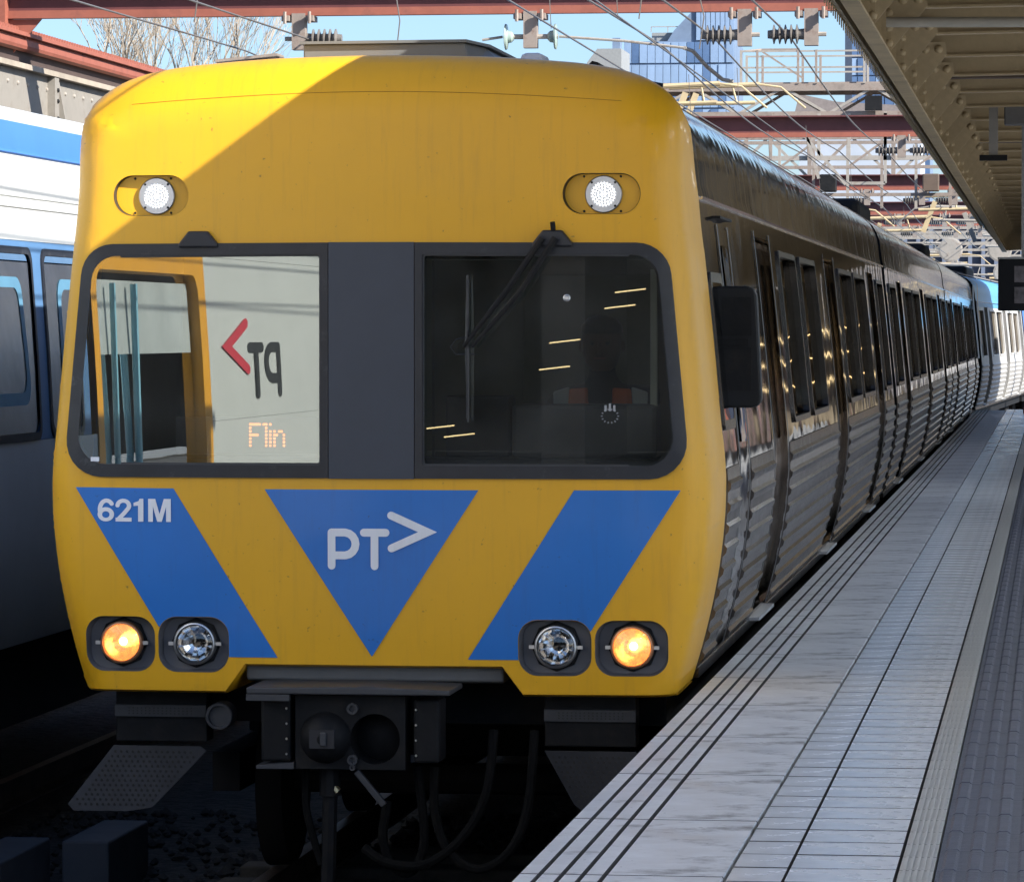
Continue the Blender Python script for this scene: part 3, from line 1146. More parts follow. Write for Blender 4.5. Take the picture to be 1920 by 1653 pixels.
def flute(y0, y1, parent, sgn=1):
    m = MB()
    n = len(RP)
    for w in (y0, y1):
        for o_, z in RP:
            m.v.append((sgn * (float(hw(z)) + o_), w, z))
    for w in (y0 + .0, y1 - .0):
        for o_, z in RP:
            m.v.append((sgn * (float(hw(z)) - .004), w, z))
    for i in range(n - 1):
        m.f.append((i, i + 1, n + i + 1, n + i))
        m.f.append((i, i + 1, 2 * n + i + 1, 2 * n + i))
        m.f.append((n + i, n + i + 1, 3 * n + i + 1, 3 * n + i))
    return m.build('fluted_panel', RIBM, parent, smooth=True)


def side(parent, y0, y1, doors, wins, flutes, sgn=1, cabdoor=None):
    holes = []
    dz0, dz1 = 1.17, 3.30
    for a, b in doors:
        holes.append([(a, dz0), (b, dz0), (b, dz1), (a, dz1)])
    for a, b in wins:
        holes.append(rounded([(a, 2.235), (b, 2.235), (b, 3.225), (a, 3.225)], .05, 4))
    if cabdoor:
        a, b = cabdoor
        holes.append([(a, dz0), (b, dz0), (b, dz1), (a, dz1)])
    f = patch([(y0, 1.12), (y1, 1.12), (y1, 3.40), (y0, 3.40)], holes, sidewall_map(0, sgn), 0.12, su=.5, sv=.1, rim_hole=(-.09 * sgn, 0, 0))
    wall = obj('side_wall', *f, STEEL, parent, smooth=True)
    for a, b in wins:
        o_ = rounded([(a - .03, 2.205), (b + .03, 2.205), (b + .03, 3.255), (a - .03, 3.255)], .06, 4)
        i_ = rounded([(a + .006, 2.241), (b - .006, 2.241), (b - .006, 3.219), (a + .006, 3.219)], .05, 4)
        fr = obj('window', *patch(o_, [i_], sidewall_map(0.014, sgn), .15, su=.4, sv=.15, rim_out=(-.02 * sgn, 0, 0), rim_hole=(-.05 * sgn, 0, 0)), WFR, parent, smooth=True)
        obj('pane', *patch(i_, [], sidewall_map(-.028, sgn), .25, su=.5, sv=.2), SGL, fr, smooth=True)
        bz = MB()
        for zz0 in (2.90,):
            bz.v = [(sgn * (float(hw(zz0 - .015)) - .022), a, zz0 - .015), (sgn * (float(hw(zz0 - .015)) - .022), b, zz0 - .015), (sgn * (float(hw(zz0 + .015)) - .022), b, zz0 + .015), (sgn * (float(hw(zz0 + .015)) - .022), a, zz0 + .015)]
            bz.f = [(0, 1, 2, 3)]
    for a, b in doors:
        mid = (a + b) / 2
        for q0, q1 in ((a + .01, mid - .012), (mid + .012, b - .01)):
            gl_ = rounded([(q0 + .11, 2.12), (q1 - .11, 2.12), (q1 - .11, 3.16), (q0 + .11, 3.16)], .06, 4)
            lf = obj('door_leaf', *patch([(q0, dz0 + .02), (q1, dz0 + .02), (q1, dz1 - .01), (q0, dz1 - .01)], [gl_], sidewall_map(-.075, sgn), .15, su=.3, sv=.12), STEEL, parent, smooth=True)
            obj('door_glass', *patch(gl_, [], sidewall_map(-.082, sgn), .25), SGL, lf, smooth=True)
        obj('door_seal', *patch([(mid - .012, dz0 + .02), (mid + .012, dz0 + .02), (mid + .012, dz1 - .01), (mid - .012, dz1 - .01)], [], sidewall_map(-.078, sgn), .2), BLKR, parent)
        for q in (a, b):
            obj('door_edge', *patch([(q - .035, dz0 - .02), (q + .035, dz0 - .02), (q + .035, dz1 + .03), (q - .035, dz1 + .03)], [], sidewall_map(.006 if q == a else .006, sgn), .2, sv=.1), BLKR, parent)
        MB().bar((sgn * 1.45, a, 1.135), (sgn * 1.45, b, 1.135), .06, .02).build('door_sill', SATIN, parent)
    for a, b in flutes:
        flute(a, b, parent, sgn)
    gt = MB()
    gt.prism([(0, 0), (.02, .003), (.021, .016), (.014, .017), (.012, .009), (0, .018)], lambda u, v, w: (sgn * (float(hw(3.40)) + u - .002), w, 3.395 + v), y0, y1)
    gt.build('gutter', CHROME, parent)
    MB().bar((sgn * 1.40, y0 + .1, 1.108), (sgn * 1.40, y1 - .1, 1.108), .05, .05).build('sole_bar', RIBM, parent)
    return wall


ROOFP = [(1.412, 3.48), (1.402, 3.58), (1.386, 3.68), (1.356, 3.76), (1.312, 3.83), (1.25, 3.885), (1.17, 3.93), (1.07, 3.965), (.95, 3.99), (.8, 4.008), (.6, 4.022), (.4, 4.03), (.2, 4.036), (0, 4.038)]


def roof(parent, y0, y1, mtl=None):
    pr = [(float(hw(3.41)), 3.41)] + ROOFP
    pr = pr + [(-x, z) for x, z in pr[:-1]][::-1]
    m = MB()
    ny = max(2, int((y1 - y0) / .6))
    n = len(pr)
    for k in range(ny + 1):
        yv = y0 + (y1 - y0) * k / ny
        m.v += [(x, yv, z) for x, z in pr]
    for k in range(ny):
        for i in range(n - 1):
            m.f.append((k * n + i, k * n + i + 1, (k + 1) * n + i + 1, (k + 1) * n + i))
    o = m.build('roof', mtl or ROOFS, parent, smooth='all')
    cd = MB()
    cd.tube([(1.02, y0 + .2, 4.015), (1.02, y1 - .2, 4.015)], .016, 6)
    cd.build('roof_conduit', RUST, o)
    cd = MB()
    cd.tube([(0.90, y0 + .2, 4.05), (0.90, y1 - .2, 4.05)], .03, 6)
    cd.build('roof_conduit', DARK, o)
    return o


def end_wall(parent, y, mtl=DARK):
    pl = [(float(hw(z)) - .01, z) for z in np.arange(1.1, 3.41, .1)] + [(x - .006, z - .004) for x, z in ROOFP]
    pl = pl + [(-x, z) for x, z in pl[:-1]][::-1]
    m = MB()
    m.v = [(p[0], y, p[1]) for p in pl]
    m.f = [tuple(range(len(pl)))]
    return m.build('end_wall', mtl, parent)


def underframe(parent, y0, y1):
    MB().box(-1.30, 1.30, y0, y1, 0.88, 1.10).build('underframe', DARK, parent)
    for k, (a, b) in enumerate(((.32, .45), (.5, .62))):
        MB().box(-1.2, 1.2, y0 + (y1 - y0) * a, y0 + (y1 - y0) * b, .35, .88).build('equipment_box', DARK, parent, bevel=.02)


def bogie(parent, yc):
    b = MB()
    for sx in (-1.05, 1.05):
        b.box(sx - .07, sx + .07, yc - 1.6, yc + 1.6, .42, .62)
        b.tube([(sx, yc - .4, .62), (sx, yc - .4, .9)], .11, 10)
        b.tube([(sx, yc + .4, .62), (sx, yc + .4, .9)], .11, 10)
    b.box(-1.0, 1.0, yc - .25, yc + .25, .48, .7)
    bo = b.build('bogie', DARK, parent)
    for dy in (-1.22, 1.22):
        ws = MB()
        for sx in (-.82, .82):
            ws.lathe((sx - .065, yc + dy, .46), (1, 0, 0), [(0, .46), (.02, .46), (.11, .455), (.13, .44)], 28)
        ws.tube([(-.8, yc + dy, .46), (.8, yc + dy, .46)], .08, 10)
        ws.build('wheelset', mat('sooty wheel', (.022, .018, .015), .8, spec=.2), bo, smooth=True)


# lead carriage, platform side
side(LEAD, 1.0, 22.4, [(4.50, 5.75), (11.6, 13.0), (18.75, 20.05)], [(6.45, 8.0), (8.52, 10.28), (13.55, 15.55), (15.98, 18.05), (20.5, 21.9)],
     [(1.06, 1.84), (2.64, 4.38), (5.88, 11.48), (13.12, 18.63), (20.17, 22.3)])
obj('side_wall', *patch([(1.0, 1.12), (22.4, 1.12), (22.4, 3.40), (1.0, 3.40)], [], sidewall_map(0, -1), .4, su=.8, sv=.1), DARKST, LEAD, smooth=True)
# cab side door: jambs, narrow window, cab quarter window
for q in (1.90, 2.56):
    obj('door_edge', *patch([(q - .04, 1.15), (q + .04, 1.15), (q + .04, 3.3), (q - .04, 3.3)], [], sidewall_map(.006), .2, sv=.1), BLKR, LEAD)
cdr = obj('cab_door', *patch([(1.95, 1.17), (2.51, 1.17), (2.51, 3.28), (1.95, 3.28)], [], sidewall_map(.004), .2, sv=.1), STEEL, LEAD, smooth=True)
obj('door_glass', *patch(rounded([(2.02, 2.2), (2.44, 2.2), (2.44, 3.2), (2.02, 3.2)], .05), [], sidewall_map(.009), .2, sv=.1), DGL, cdr, smooth=True)
wq = obj('cab_side_window', *patch(rounded([(1.10, 2.28), (1.80, 2.28), (1.80, 3.05), (1.10, 3.05)], .06), [rounded([(1.15, 2.33), (1.75, 2.33), (1.75, 3.0), (1.15, 3.0)], .05)], sidewall_map(.010), .15, sv=.1, rim_out=(-.02, 0, 0)), WFR, LEAD)
obj('pane', *patch(rounded([(1.15, 2.33), (1.75, 2.33), (1.75, 3.0), (1.15, 3.0)], .05), [], sidewall_map(.008), .2), DGL, wq)
MB().box(1.42, 1.475, 1.75, 2.5, 3.325, 3.338).build('door_rain_hood', DARK, LEAD)
roof(LEAD, 1.0, 22.4)
end_wall(LEAD, 22.38)
underframe(LEAD, .75, 22.3)
bogie(LEAD, 3.4)
bogie(LEAD, 19.2)
# yellow edge band where the mask meets the steel
# mirror camera housing
mr = MB()
mp_ = rounded([(1.455, 2.385), (1.690, 2.385), (1.690, 2.985), (1.455, 2.985)], .055, 5)
mr.prism(mp_, lambda u, v, w: (u + (v - 2.7) * -.05, w, v), 1.46, 1.56)
mirr = mr.build('side_mirror', mat('mirror casing', (.010, .011, .013), .5, var=.2, spec=.3), LEAD, bevel=.012)
for z0, z1 in ((2.47, 2.68), (2.74, 2.93)):
    MB().box(1.51, 1.655, 1.452, 1.458, z0, z1).build('mirror_cover', DARK, mirr)
MB().box(1.44, 1.64, 1.44, 1.452, 2.69, 2.725).build('mirror_bracket', DARK, mirr)
MB().tube([(1.40, 1.5, 2.72), (1.47, 1.5, 2.72)], .03, 8).build('mirror_arm', DARK, mirr)

# roof kit of the lead carriage
rb = MB()
rb.v = [(-.50, 1.0, 4.0), (.34, .95, 4.0), (.52, 1.25, 3.995), (.52, 3.0, 3.99), (-.50, 3.0, 4.0), (-.50, 1.0, 4.185), (.30, .95, 4.185), (.36, 1.25, 4.18), (.36, 3.0, 4.18), (-.50, 3.0, 4.185)]
rb.f = [(0, 1, 6, 5), (1, 2, 7, 6), (2, 3, 8, 7), (3, 4, 9, 8), (4, 0, 5, 9), (5, 6, 7, 8, 9), (4, 3, 2, 1, 0)]
PODM = mat('pod grey', (.17, .175, .175), .5, var=.1)
for q in range(5, 10):
    rb.v[q] = (rb.v[q][0], rb.v[q][1], rb.v[q][2] - .03)
box = rb.build('roof_housing', PODM, LEAD, bevel=.008)
rl = MB()
rl.v = [(-.515, .98, 4.186), (.31, .93, 4.186), (.385, 1.25, 4.181), (.385, 3.0, 4.181), (-.515, 3.0, 4.186)]
rl.v += [(x, y_, z + .014) for x, y_, z in rl.v]
rl.f = [(4, 3, 2, 1, 0), (5, 6, 7, 8, 9)] + [(i, (i + 1) % 5, 5 + (i + 1) % 5, 5 + i) for i in range(5)]
rl.build('housing_lid', PODM, box).location.z = -.03
MB().box(.45, .69, 1.35, 1.75, 3.985, 4.045).build('aerial_base', DARK, LEAD, bevel=.01)
MB().box(.51, .63, 1.4, 1.68, 4.045, 4.135).build('aerial', mat('aerial dome', (.62, .63, .66), .45), LEAD, bevel=.03)
hn = MB().box(-1.0, -.72, 1.9, 2.3, 4.0, 4.12)
hn.build('horn_mount', GREYL, LEAD, bevel=.02)
MB().tube([(-1.13, 2.0, 4.135), (-.85, 2.0, 4.165), (-.76, 2.0, 4.14), (-.70, 2.0, 4.05)], .014, 6).bar((-1.12, 2.0, 4.14), (-.80, 2.0, 4.17), .2, .014).build('horn_cover', RUST, LEAD)
MB().tube([(.92, 2.0, 4.03), (1.16, 2.0, 3.985)], .03, 8).tube([(1.06, 1.9, 3.98), (1.06, 2.7, 4.0)], .035, 8).build('roof_bracket', DARK, LEAD)

# buffer bar, coupler, hoses, pilots
MB().prism([(.12, 1.135), (.16, 1.125), (.5, 1.125), (.5, 1.24), (.14, 1.235), (.115, 1.215)], lambda u, v, w: (w, u, v), -.615, .60).build('buffer_beam', mat('grey beam', (.14, .145, .15), .55, var=.15), LEAD, bevel=.01)
cp = MB()
pl = [(-.32, .755), (.19, .755), (.19, 1.095), (-.32, 1.095)]
hole = circ(.05, .895, .116, 28)


def cpm(u, v):
    return np.c_[u, np.full(len(u), -.22), v]


coup = obj('coupler', *patch(pl, [hole], cpm, .08, rim_out=(0, .16, 0), rim_hole=(0, .2, 0)), DARK, LEAD)
MB().lathe((.05, -.03, .895), (0, -1, 0), [(0, .116), (.01, .1), (.03, .02)], 24).build('cone_cup', DARK, coup, smooth=True)
MB().lathe((-.18, -.222, .90), (0, -1, 0), [(0, .118), (.03, .113), (.07, .095), (.10, .065), (.112, .03), (.115, .002)], 28).build('coupler_cone', DARK, coup, smooth=True)
MB().box(-.235, -.12, -.335, -.30, .86, .945).build('cone_slot', BLKR, coup)
MB().box(-.185, -.155, -.35, -.336, .872, .935).build('cone_latch', GREY, coup, bevel=.005)
for cx, cz, r_ in ((-.052, 1.035, .026), (-.052, .80, .024), (-.052, .765, .014)):
    MB().lathe((cx, -.22, cz), (0, -1, 0), [(0, r_), (.025, r_), (.025, r_ * .55), (.008, r_ * .5)], 18).build('air_port', GREY, coup, smooth=True)
MB().prism([(-.53, 1.105), (.41, 1.105), (.41, 1.13), (.0, 1.142), (-.53, 1.135)], lambda u, v, w: (u, w, v), -.32, .1).build('coupler_cover', GREY, LEAD, bevel=.006)
MB().box(-.53, -.33, -.325, -.28, 1.075, 1.104).build('cover_lip', GREY, coup)
for x0, x1 in ((-.485, -.345), (.225, .345)):
    e = MB().box(x0, x1, -.20, .02, .785, 1.075).build('electric_head', DARK, coup, bevel=.012)
    for k in range(4):
        MB().lathe((x1 - .02 if x0 < 0 else x0 + .012, -.201, .82 + .07 * k), (0, -1, 0), [(0, .006), (.006, .004)], 8).build('rivet', SATIN, e)
MB().prism([(-.50, .755), (-.325, .755), (-.325, .785), (-.50, .77)], lambda u, v, w: (u, w, v), -.24, -.05).build('head_shelf', GREY, coup)
MB().tube([(-.18, -.1, .75), (-.18, -.1, .62)], .05, 10).tube([(-.18, -.1, .62), (-.19, -.1, .2)], .035, 8).build('drain_cock', DARK, coup)
MB().tube([(-.16, -.12, .66), (-.14, -.12, .64)], .022, 8).build('brass_union', mat('brass', (.45, .36, .2), .35, .8), coup)
MB().bar((-.04, -.2, .745), (.09, -.2, .59), .03, .03).build('release_handle', GREY, coup, bevel=.005)


def hose(pts, r_=.022):
    # smooth catmull curve
    P = [Vector(p) for p in pts]
    P = [P[0]] + P + [P[-1]]
    out = []
    for i in range(1, len(P) - 2):
        for k in range(6):
            t = k / 6
            a, b, c, d = P[i - 1], P[i], P[i + 1], P[i + 2]
            out.append(0.5 * ((2 * b) + (c - a) * t + (2 * a - 5 * b + 4 * c - d) * t * t + (3 * b - a - 3 * c + d) * t ** 3))
    out.append(P[-2])
    MB().tube(out, r_, 8).build('air_hose', mat('hose rubber', (.006, .006, .006), .9, var=.3, vscale=20, spec=.12), LEAD, smooth=True)


hose([(.09, -.1, .60), (.07, -.12, .45), (.10, -.12, .33), (.17, -.12, .27), (.23, -.12, .31), (.26, -.1, .45), (.22, -.05, .75)])
hose([(.30, -.05, .75), (.31, -.1, .55), (.38, -.15, .38), (.52, -.18, .30), (.66, -.15, .38), (.74, -.1, .58), (.76, 0, .92)])
hose([(-.02, -.1, .38), (.10, -.15, .32), (.28, -.18, .32), (.45, -.15, .45), (.55, -.1, .65), (.57, 0, .92)])
hose([(-.30, -.05, .76), (-.29, -.1, .55), (-.22, -.1, .3)], .018)
MB().lathe((-.755, .28, .955), (0, -1, 0), [(0, .065), (.12, .065), (.125, .06), (.125, .05), (.1, .048)], 24).build('lifting_pipe', GREY, LEAD, smooth=True)
for sx in (-1, 1):
    st = MB()
    x0, x1 = (.84, 1.28) if sx < 0 else (.77, 1.20)
    st.box(sx * x0, sx * x1, .30, .45, .82, 1.06)
    step = st.build('step_bracket', DARK, LEAD, bevel=.006)
    a, b = sorted((sx * x0, sx * x1))
    MB().box(a, b, .275, .30, .94, .995).build('tread', GREY, step)
    dm = MB()
    for r_ in range(3):
        for c_ in range(16):
            dm.lathe((a + .07 + c_ * .02, .2745, .955 + r_ * .013), (0, -1, 0), [(0, .0045), (.001, .0045)], 6)
    stuff(dm.build('tread_perforation', INKV, step))
    if sx < 0:
        pv = [(-.87, .80), (-.84, .78), (-1.08, .52), (-1.20, .50), (-1.46, .50), (-1.49, .53), (-1.29, .80)]
    else:
        pv = [(1.20, .80), (.77, .80), (.92, .56), (1.0, .50), (1.30, .50)]
    pilot = MB().prism(pv, lambda u, v, w: (u, w + (v - .8) * .35, v), .29, .31).build('pilot_plate', mat('pilot grey', (.034, .035, .04), .65, var=.3, vscale=6, spec=.25), LEAD)
    dm = MB()
    pp = np.array(pv)
    for r_ in range(12):
        for c_ in range(22):
            q = (pp[:, 0].min() + .03 + c_ * .028 + (r_ % 2) * .014, .53 + r_ * .022)
            ctr = pp.mean(0)
            qq = (ctr[0] + (q[0] - ctr[0]) * 1.12, ctr[1] + (q[1] - ctr[1]) * 1.12)
            if inside(pv, [qq])[0]:
                dm.lathe((q[0], .2885 + (q[1] - .8) * .35, q[1]), (0, -1, 0), [(0, .0075), (.001, .0075)], 6)
    stuff(dm.build('plate_perforation', INKV, pilot))

# ------------------------------------------------------------------ following carriages
CAR2 = thing('passenger_carriage', 'second silver carriage, behind the first dark gangway gap beside the platform', 'train carriage', (0, 23.05, 0), 'carriages of the silver train')
side(CAR2, 0, 22.9, [(2.9, 4.2), (10.8, 12.1), (18.7, 20.0)], [(.6, 2.3), (4.9, 7.2), (7.7, 10.1), (12.8, 15.1), (15.6, 18.0), (20.6, 22.3)],
     [(.1, 2.78), (4.32, 10.68), (12.22, 18.58), (20.12, 22.8)])
obj('side_wall', *patch([(0, 1.12), (22.9, 1.12), (22.9, 3.40), (0, 3.40)], [], sidewall_map(0, -1), .4, su=.8, sv=.1), DARKST, CAR2, smooth=True)
roof(CAR2, 0, 22.9)
end_wall(CAR2, .02)
end_wall(CAR2, 22.88)
underframe(CAR2, .1, 22.8)
bogie(CAR2, 3.4)
bogie(CAR2, 19.4)
MB().box(-.7, 1.02, 3.6, 6.4, 3.97, 4.22).build('roof_unit', DARK, CAR2, bevel=.08)
CAR3 = copy_tree(CAR2)
CAR3.location = (0, 46.5, 0)
tag(CAR3, 'third silver carriage with sky blue cab end, ahead of the yellow edged sunlit one')
CAR4 = copy_tree(CAR2)
CAR4.location = (.05, 70.6, 0)
CAR4.rotation_euler.z = R(-2.2)
tag(CAR4, 'sunlit fourth carriage with yellow front edge and sky blue roofline, past the canopy')
CAR5 = copy_tree(CAR2)
CAR5.location = (.98, 94.1, 0)
CAR5.rotation_euler.z = R(-5.2)
tag(CAR5, 'farthest sunlit carriage with sky blue roofline, bending away to the right')
MB().box(-.6, .6, 22.35, 23.1, 1.15, 3.4).build('gangway', BLKR, LEAD)
for c in (CAR2, CAR3, CAR4):
    MB().box(-.6, .6, 22.85, 23.6, 1.15, 3.4).build('gangway', BLKR, c)
SKYB = mat('sky blue band', (0.10, 0.34, 0.62), 0.35, var=0.06)


def shoulder(parent, y0, y1, m_, z0, z1, name, off=.006):
    f = patch([(y0, z0), (y1, z0), (y1, z1), (y0, z1)], [], sidewall_map(off), .2, su=.6, sv=.05)
    obj(name, *f, m_, parent, smooth=True)


shoulder(CAR3, 21.3, 22.9, SKYB, 2.2, 3.72, 'blue_cab_side', .03)
for c in (CAR4, CAR5):
    shoulder(c, .25, 22.9, SKYB, 3.30, 3.40, 'blue_roof_band')
    rbd = [ch for ch in c.children if ch.name.startswith('roof') and not ch.name.startswith('roof_')][0]
    rbd.material_slots[0].link = 'OBJECT'
    rbd.material_slots[0].material = SKYB
    for ch in c.children_recursive:
        if ch.type == 'MESH' and ch.name.split('.')[0] in ('side_wall', 'fluted_panel', 'door_leaf', 'window'):
            ch.material_slots[0].link = 'OBJECT'
            ch.material_slots[0].material = mat('sunlit stainless copy', (.55, .54, .52), .45, .35, var=.15, vscale=3)  # brighter, duller copy of the steel, sunlit look put into its colour
shoulder(CAR4, .0, .22, YEL, 2.5, 3.97, 'yellow_edge', .03)
shoulder(CAR4, 20.5, 22.9, NBLU, 2.2, 3.4, 'blue_cab_side', .03)

# ------------------------------------------------------------------ neighbouring white train
NB = thing('white_carriage', 'white carriage with sky blue roof stripe standing on the track at the left', 'train carriage', (0, 0, 0))
NX = -2.55
nz = np.array([1.0, 1.15, 1.5, 2.0, 2.6, 3.24, 3.6, 3.94, 4.05, 4.12])
nx = np.array([-.10, -.05, 0, 0, -.03, -.075, -.10, -.13, -.30, -.75])


def nmap(off):
    return lambda u, v: np.c_[NX + np.interp(v, nz, nx) + off, u, v]


NW = [(1.2, 4.02), (4.25, 6.4), (-5.0, -3.0), (-2.7, -.4)]
NZ0, NZ1 = 2.15, 3.235
nh = [rounded([(a, NZ0), (b, NZ0), (b, NZ1), (a, NZ1)], .09, 5) for a, b in NW]
ya, yb_ = -14.2, 14.0
door_h = [(-8.55, 1.2), (-5.55, 1.2), (-5.55, 3.08), (-8.55, 3.08)]
obj('lower_side', *patch([(-5.348, 1.0), (yb_, 1.0), (yb_, 2.148), (-5.348, 2.148)], [], nmap(0), .25, sv=.15), NLOW, NB, smooth=True)
obj('lower_side', *patch([(ya, 1.0), (-8.752, 1.0), (-8.752, 2.148), (ya, 2.148)], [], nmap(0), .25, sv=.15), NWHT, NB, smooth=True)
obj('window_band', *patch([(-5.2, 2.15), (yb_, 2.15), (yb_, 3.27), (-5.2, 3.27)], nh, nmap(0), .15, sv=.15, rim_hole=(-.05, 0, 0)), mat('blue carriage band', (0.09, 0.20, 0.38), .35, var=.06), NB, smooth=True)
obj('white_side', *patch([(ya, 2.15), (-8.75, 2.15), (-8.75, 3.27), (ya, 3.27)], [], nmap(0), .25, sv=.15), NWHT, NB, smooth=True)
obj('upper_side', *patch([(ya, 3.272), (yb_, 3.272), (yb_, 3.76), (ya, 3.76)], [], nmap(.002), .25, sv=.1), NWHT, NB, smooth=True)
obj('roof_stripe', *patch([(ya, 3.762), (yb_, 3.762), (yb_, 3.94), (ya, 3.94)], [], nmap(.004), .25, sv=.06), NBLU, NB, smooth=True)
for z in (3.765, 3.52, 3.46):
    m = MB()
    m.tube([(NX + float(np.interp(z, nz, nx)) + .004, ya, z), (NX + float(np.interp(z, nz, nx)) + .004, yb_, z)], .008 if z < 3.7 else .012, 6)
    m.build('side_seam', NBLU if z > 3.7 else NWHT, NB)
for (a, b), h_ in zip(NW, nh):
    fr = obj('window', *patch(rounded([(a - .0, NZ0), (b, NZ0), (b, NZ1), (a, NZ1)], .09, 5), [rounded([(a + .04, NZ0 + .045), (b - .04, NZ0 + .045), (b - .04, NZ1 - .04), (a + .04, NZ1 - .04)], .07, 5)], nmap(.012), .2, rim_out=(-.02, 0, 0)), BLKR, NB)
    obj('pane', *patch(rounded([(a + .04, NZ0 + .045), (b - .04, NZ0 + .045), (b - .04, NZ1 - .04), (a + .04, NZ1 - .04)], .07, 5), [], nmap(.002), .3), NGL, fr)
    i2 = rounded([(a + .34, NZ0 + .2), (b - .18, NZ0 + .2), (b - .28, NZ1 - .17), (a + .34, NZ1 - .17)], .12, 5)
    i3 = rounded([(a + .42, NZ0 + .27), (b - .26, NZ0 + .27), (b - .36, NZ1 - .23), (a + .42, NZ1 - .23)], .10, 5)
    obj('inner_frame', *patch(i2, [i3], nmap(.006), .2), mat('blue window liner', (.10, .24, .36), .4, var=.1), fr)
# yellow door bay
dO = rounded([(-8.75, 1.1), (-5.35, 1.1), (-5.35, 3.27), (-8.75, 3.27)], 0.02, 2)
dI = rounded([(-8.52, 1.25), (-5.5, 1.25), (-5.5, 3.14), (-8.52, 3.14)], .16, 6)
dr = obj('door', *patch(dO, [dI], nmap(.01), .2, rim_hole=(-.08, 0, 0)), NDOOR, NB)
obj('door_glass', *patch(dI, [], nmap(-.06), .3), DGL, dr)
obj('door_reflection', *patch([(-8.45, 2.62), (-5.55, 2.62), (-5.55, 3.08), (-8.45, 3.08)], [], nmap(-.055), .3), mat('pale painted reflection', (.42, .45, .44), .4, var=.15, vscale=2), dr)  # pale sheet painting the doubled reflection on the door glass
for q, r_ in ((-6.0, .02), (-6.6, .024)):
    MB().tube([(NX - .01, q, 1.3), (NX - .065, q, 3.06)], r_, 8).build('handrail', NPOLE, dr)
# emblem on the white side (letters PT and chevron)
sc = 2.6


def npt(pts, x_):
    return [(-11.55 + (p[0] + .206) * 4.35, 2.36 + (p[1] - 1.66) * 2.3) for p in pts]


for k, (st, m_) in enumerate(((Pst, INKV), (bowl, INKV), (Tbar, INKV), (Tst, INKV), (Chev, REDV))):
    pl = [(-11.4 + (p[0] + .206) * 4.3, 2.28 + (p[1] - 1.66) * 2.15) for p in outline_stroke(st, .034)]
    obj('emblem_stroke', *patch(pl, [], nmap(.006 + .001 * k), .2), m_, NB)
# shell behind
sh = MB()
pr = [(NX - .3, 1.0), (NX - .14, 1.02), (NX - .16, 3.93), (NX - .32, 4.05), (NX - .8, 4.12), (NX - 2.3, 4.12), (NX - 3.0, 3.9), (NX - 3.05, 1.0)]
b_ = len(pr)
for w in (ya, yb_):
    sh.v += [(x, w, z) for x, z in pr]
sh.f = [tuple(range(b_)), tuple(range(b_, 2 * b_))] + [(i, i + 1, b_ + i + 1, b_ + i) for i in range(2, b_ - 1)]
sh.build('body_shell', mat('carriage interior', (.06, .065, .07), .7), NB)
MB().box(NX - 2.9, NX - .25, ya, yb_, .5, .995).build('underframe', DARK, NB)
rf = MB()
rf.v = [(NX + float(np.interp(z, nz, nx)), w, z) for w in (ya, yb_) for z in (3.94, 4.05, 4.12)]
rf.f = [(0, 1, 4, 3), (1, 2, 5, 4)]
rf.build('roof_edge', NWHT, NB)

# concrete blocks between the tracks
for k, (x0, x1, y0, y1, z1, lb) in enumerate(((-2.20, -1.94, 3.0, 4.0, 0.0, 'dark square concrete block on the ballast left of the train'),
                                              (-2.62, -2.36, 2.3, 3.4, -.03, 'second dark concrete block at the bottom left corner of the picture'))):
    tag(MB().box(x0, x1, y0, y1, -.33, z1).build('concrete_block', mat('block concrete', (.10, .105, .12), .8, var=.15), bevel=.012), lb, 'concrete block', 'blocks between the tracks')

# ------------------------------------------------------------------ platform canopy
CAN = thing('platform_canopy', 'cream riveted steel canopy over the platform with toothed roof edge', 'canopy', (0, 0, 0))
CY0, CY1 = -11.0, 75.5
EZ = 4.57                       # bottom of the edge girder
RIBP = 0.30
nrib = int((CY1 - CY0) / RIBP)
xa, xm, xb = 1.52, 2.2, 9.9


def dkz(x):
    return 5.205 + min(x - 1.52, .68) * 0.70 + max(x - xm, 0) * 0.02


dk = MB()
vs_ = []
for k in range(nrib):
    y0 = CY0 + k * RIBP
    for (dy, dz) in ((0, 0), (.12, 0), (.145, -.075), (.205, -.075), (.23, 0)):
        vs_.append((y0 + dy, dz))
vs_.append((CY1, 0))
for x in (xa, xm, xb):
    dk.v += [(x, y_, dkz(x) + dz) for y_, dz in vs_]
n = len(vs_)
dk.f = [(r_ * n + i, r_ * n + i + 1, (r_ + 1) * n + i + 1, (r_ + 1) * n + i) for r_ in (0, 1) for i in range(n - 1)]
stuff(dk.build('roof_sheet', CREAMD, CAN))
rt = MB()
rt.v = [(x, w, dkz(x) + .012) for w in (CY0, CY1) for x in (1.525, xm, xb)]
rt.f = [(0, 1, 4, 3), (1, 2, 5, 4)]
rt.build('roof_top', mat('roof top', (.2, .19, .18), .8), CAN)
teeth = MB()
for k in range(nrib):
    y0 = CY0 + k * RIBP
    if y0 < 4:
        continue
    teeth.prism([(y0 + .06, 5.205), (y0 + .22, 5.205), (y0 + .165, 5.075), (y0 + .115, 5.075)], lambda u, v, w: (w, u, v), 1.513, 1.520)
stuff(teeth.build('edge_tooth', CREAM, CAN))
MB().box(1.56, 1.585, CY0, CY1, 5.10, 5.20).build('fascia_board', CREAM, CAN)
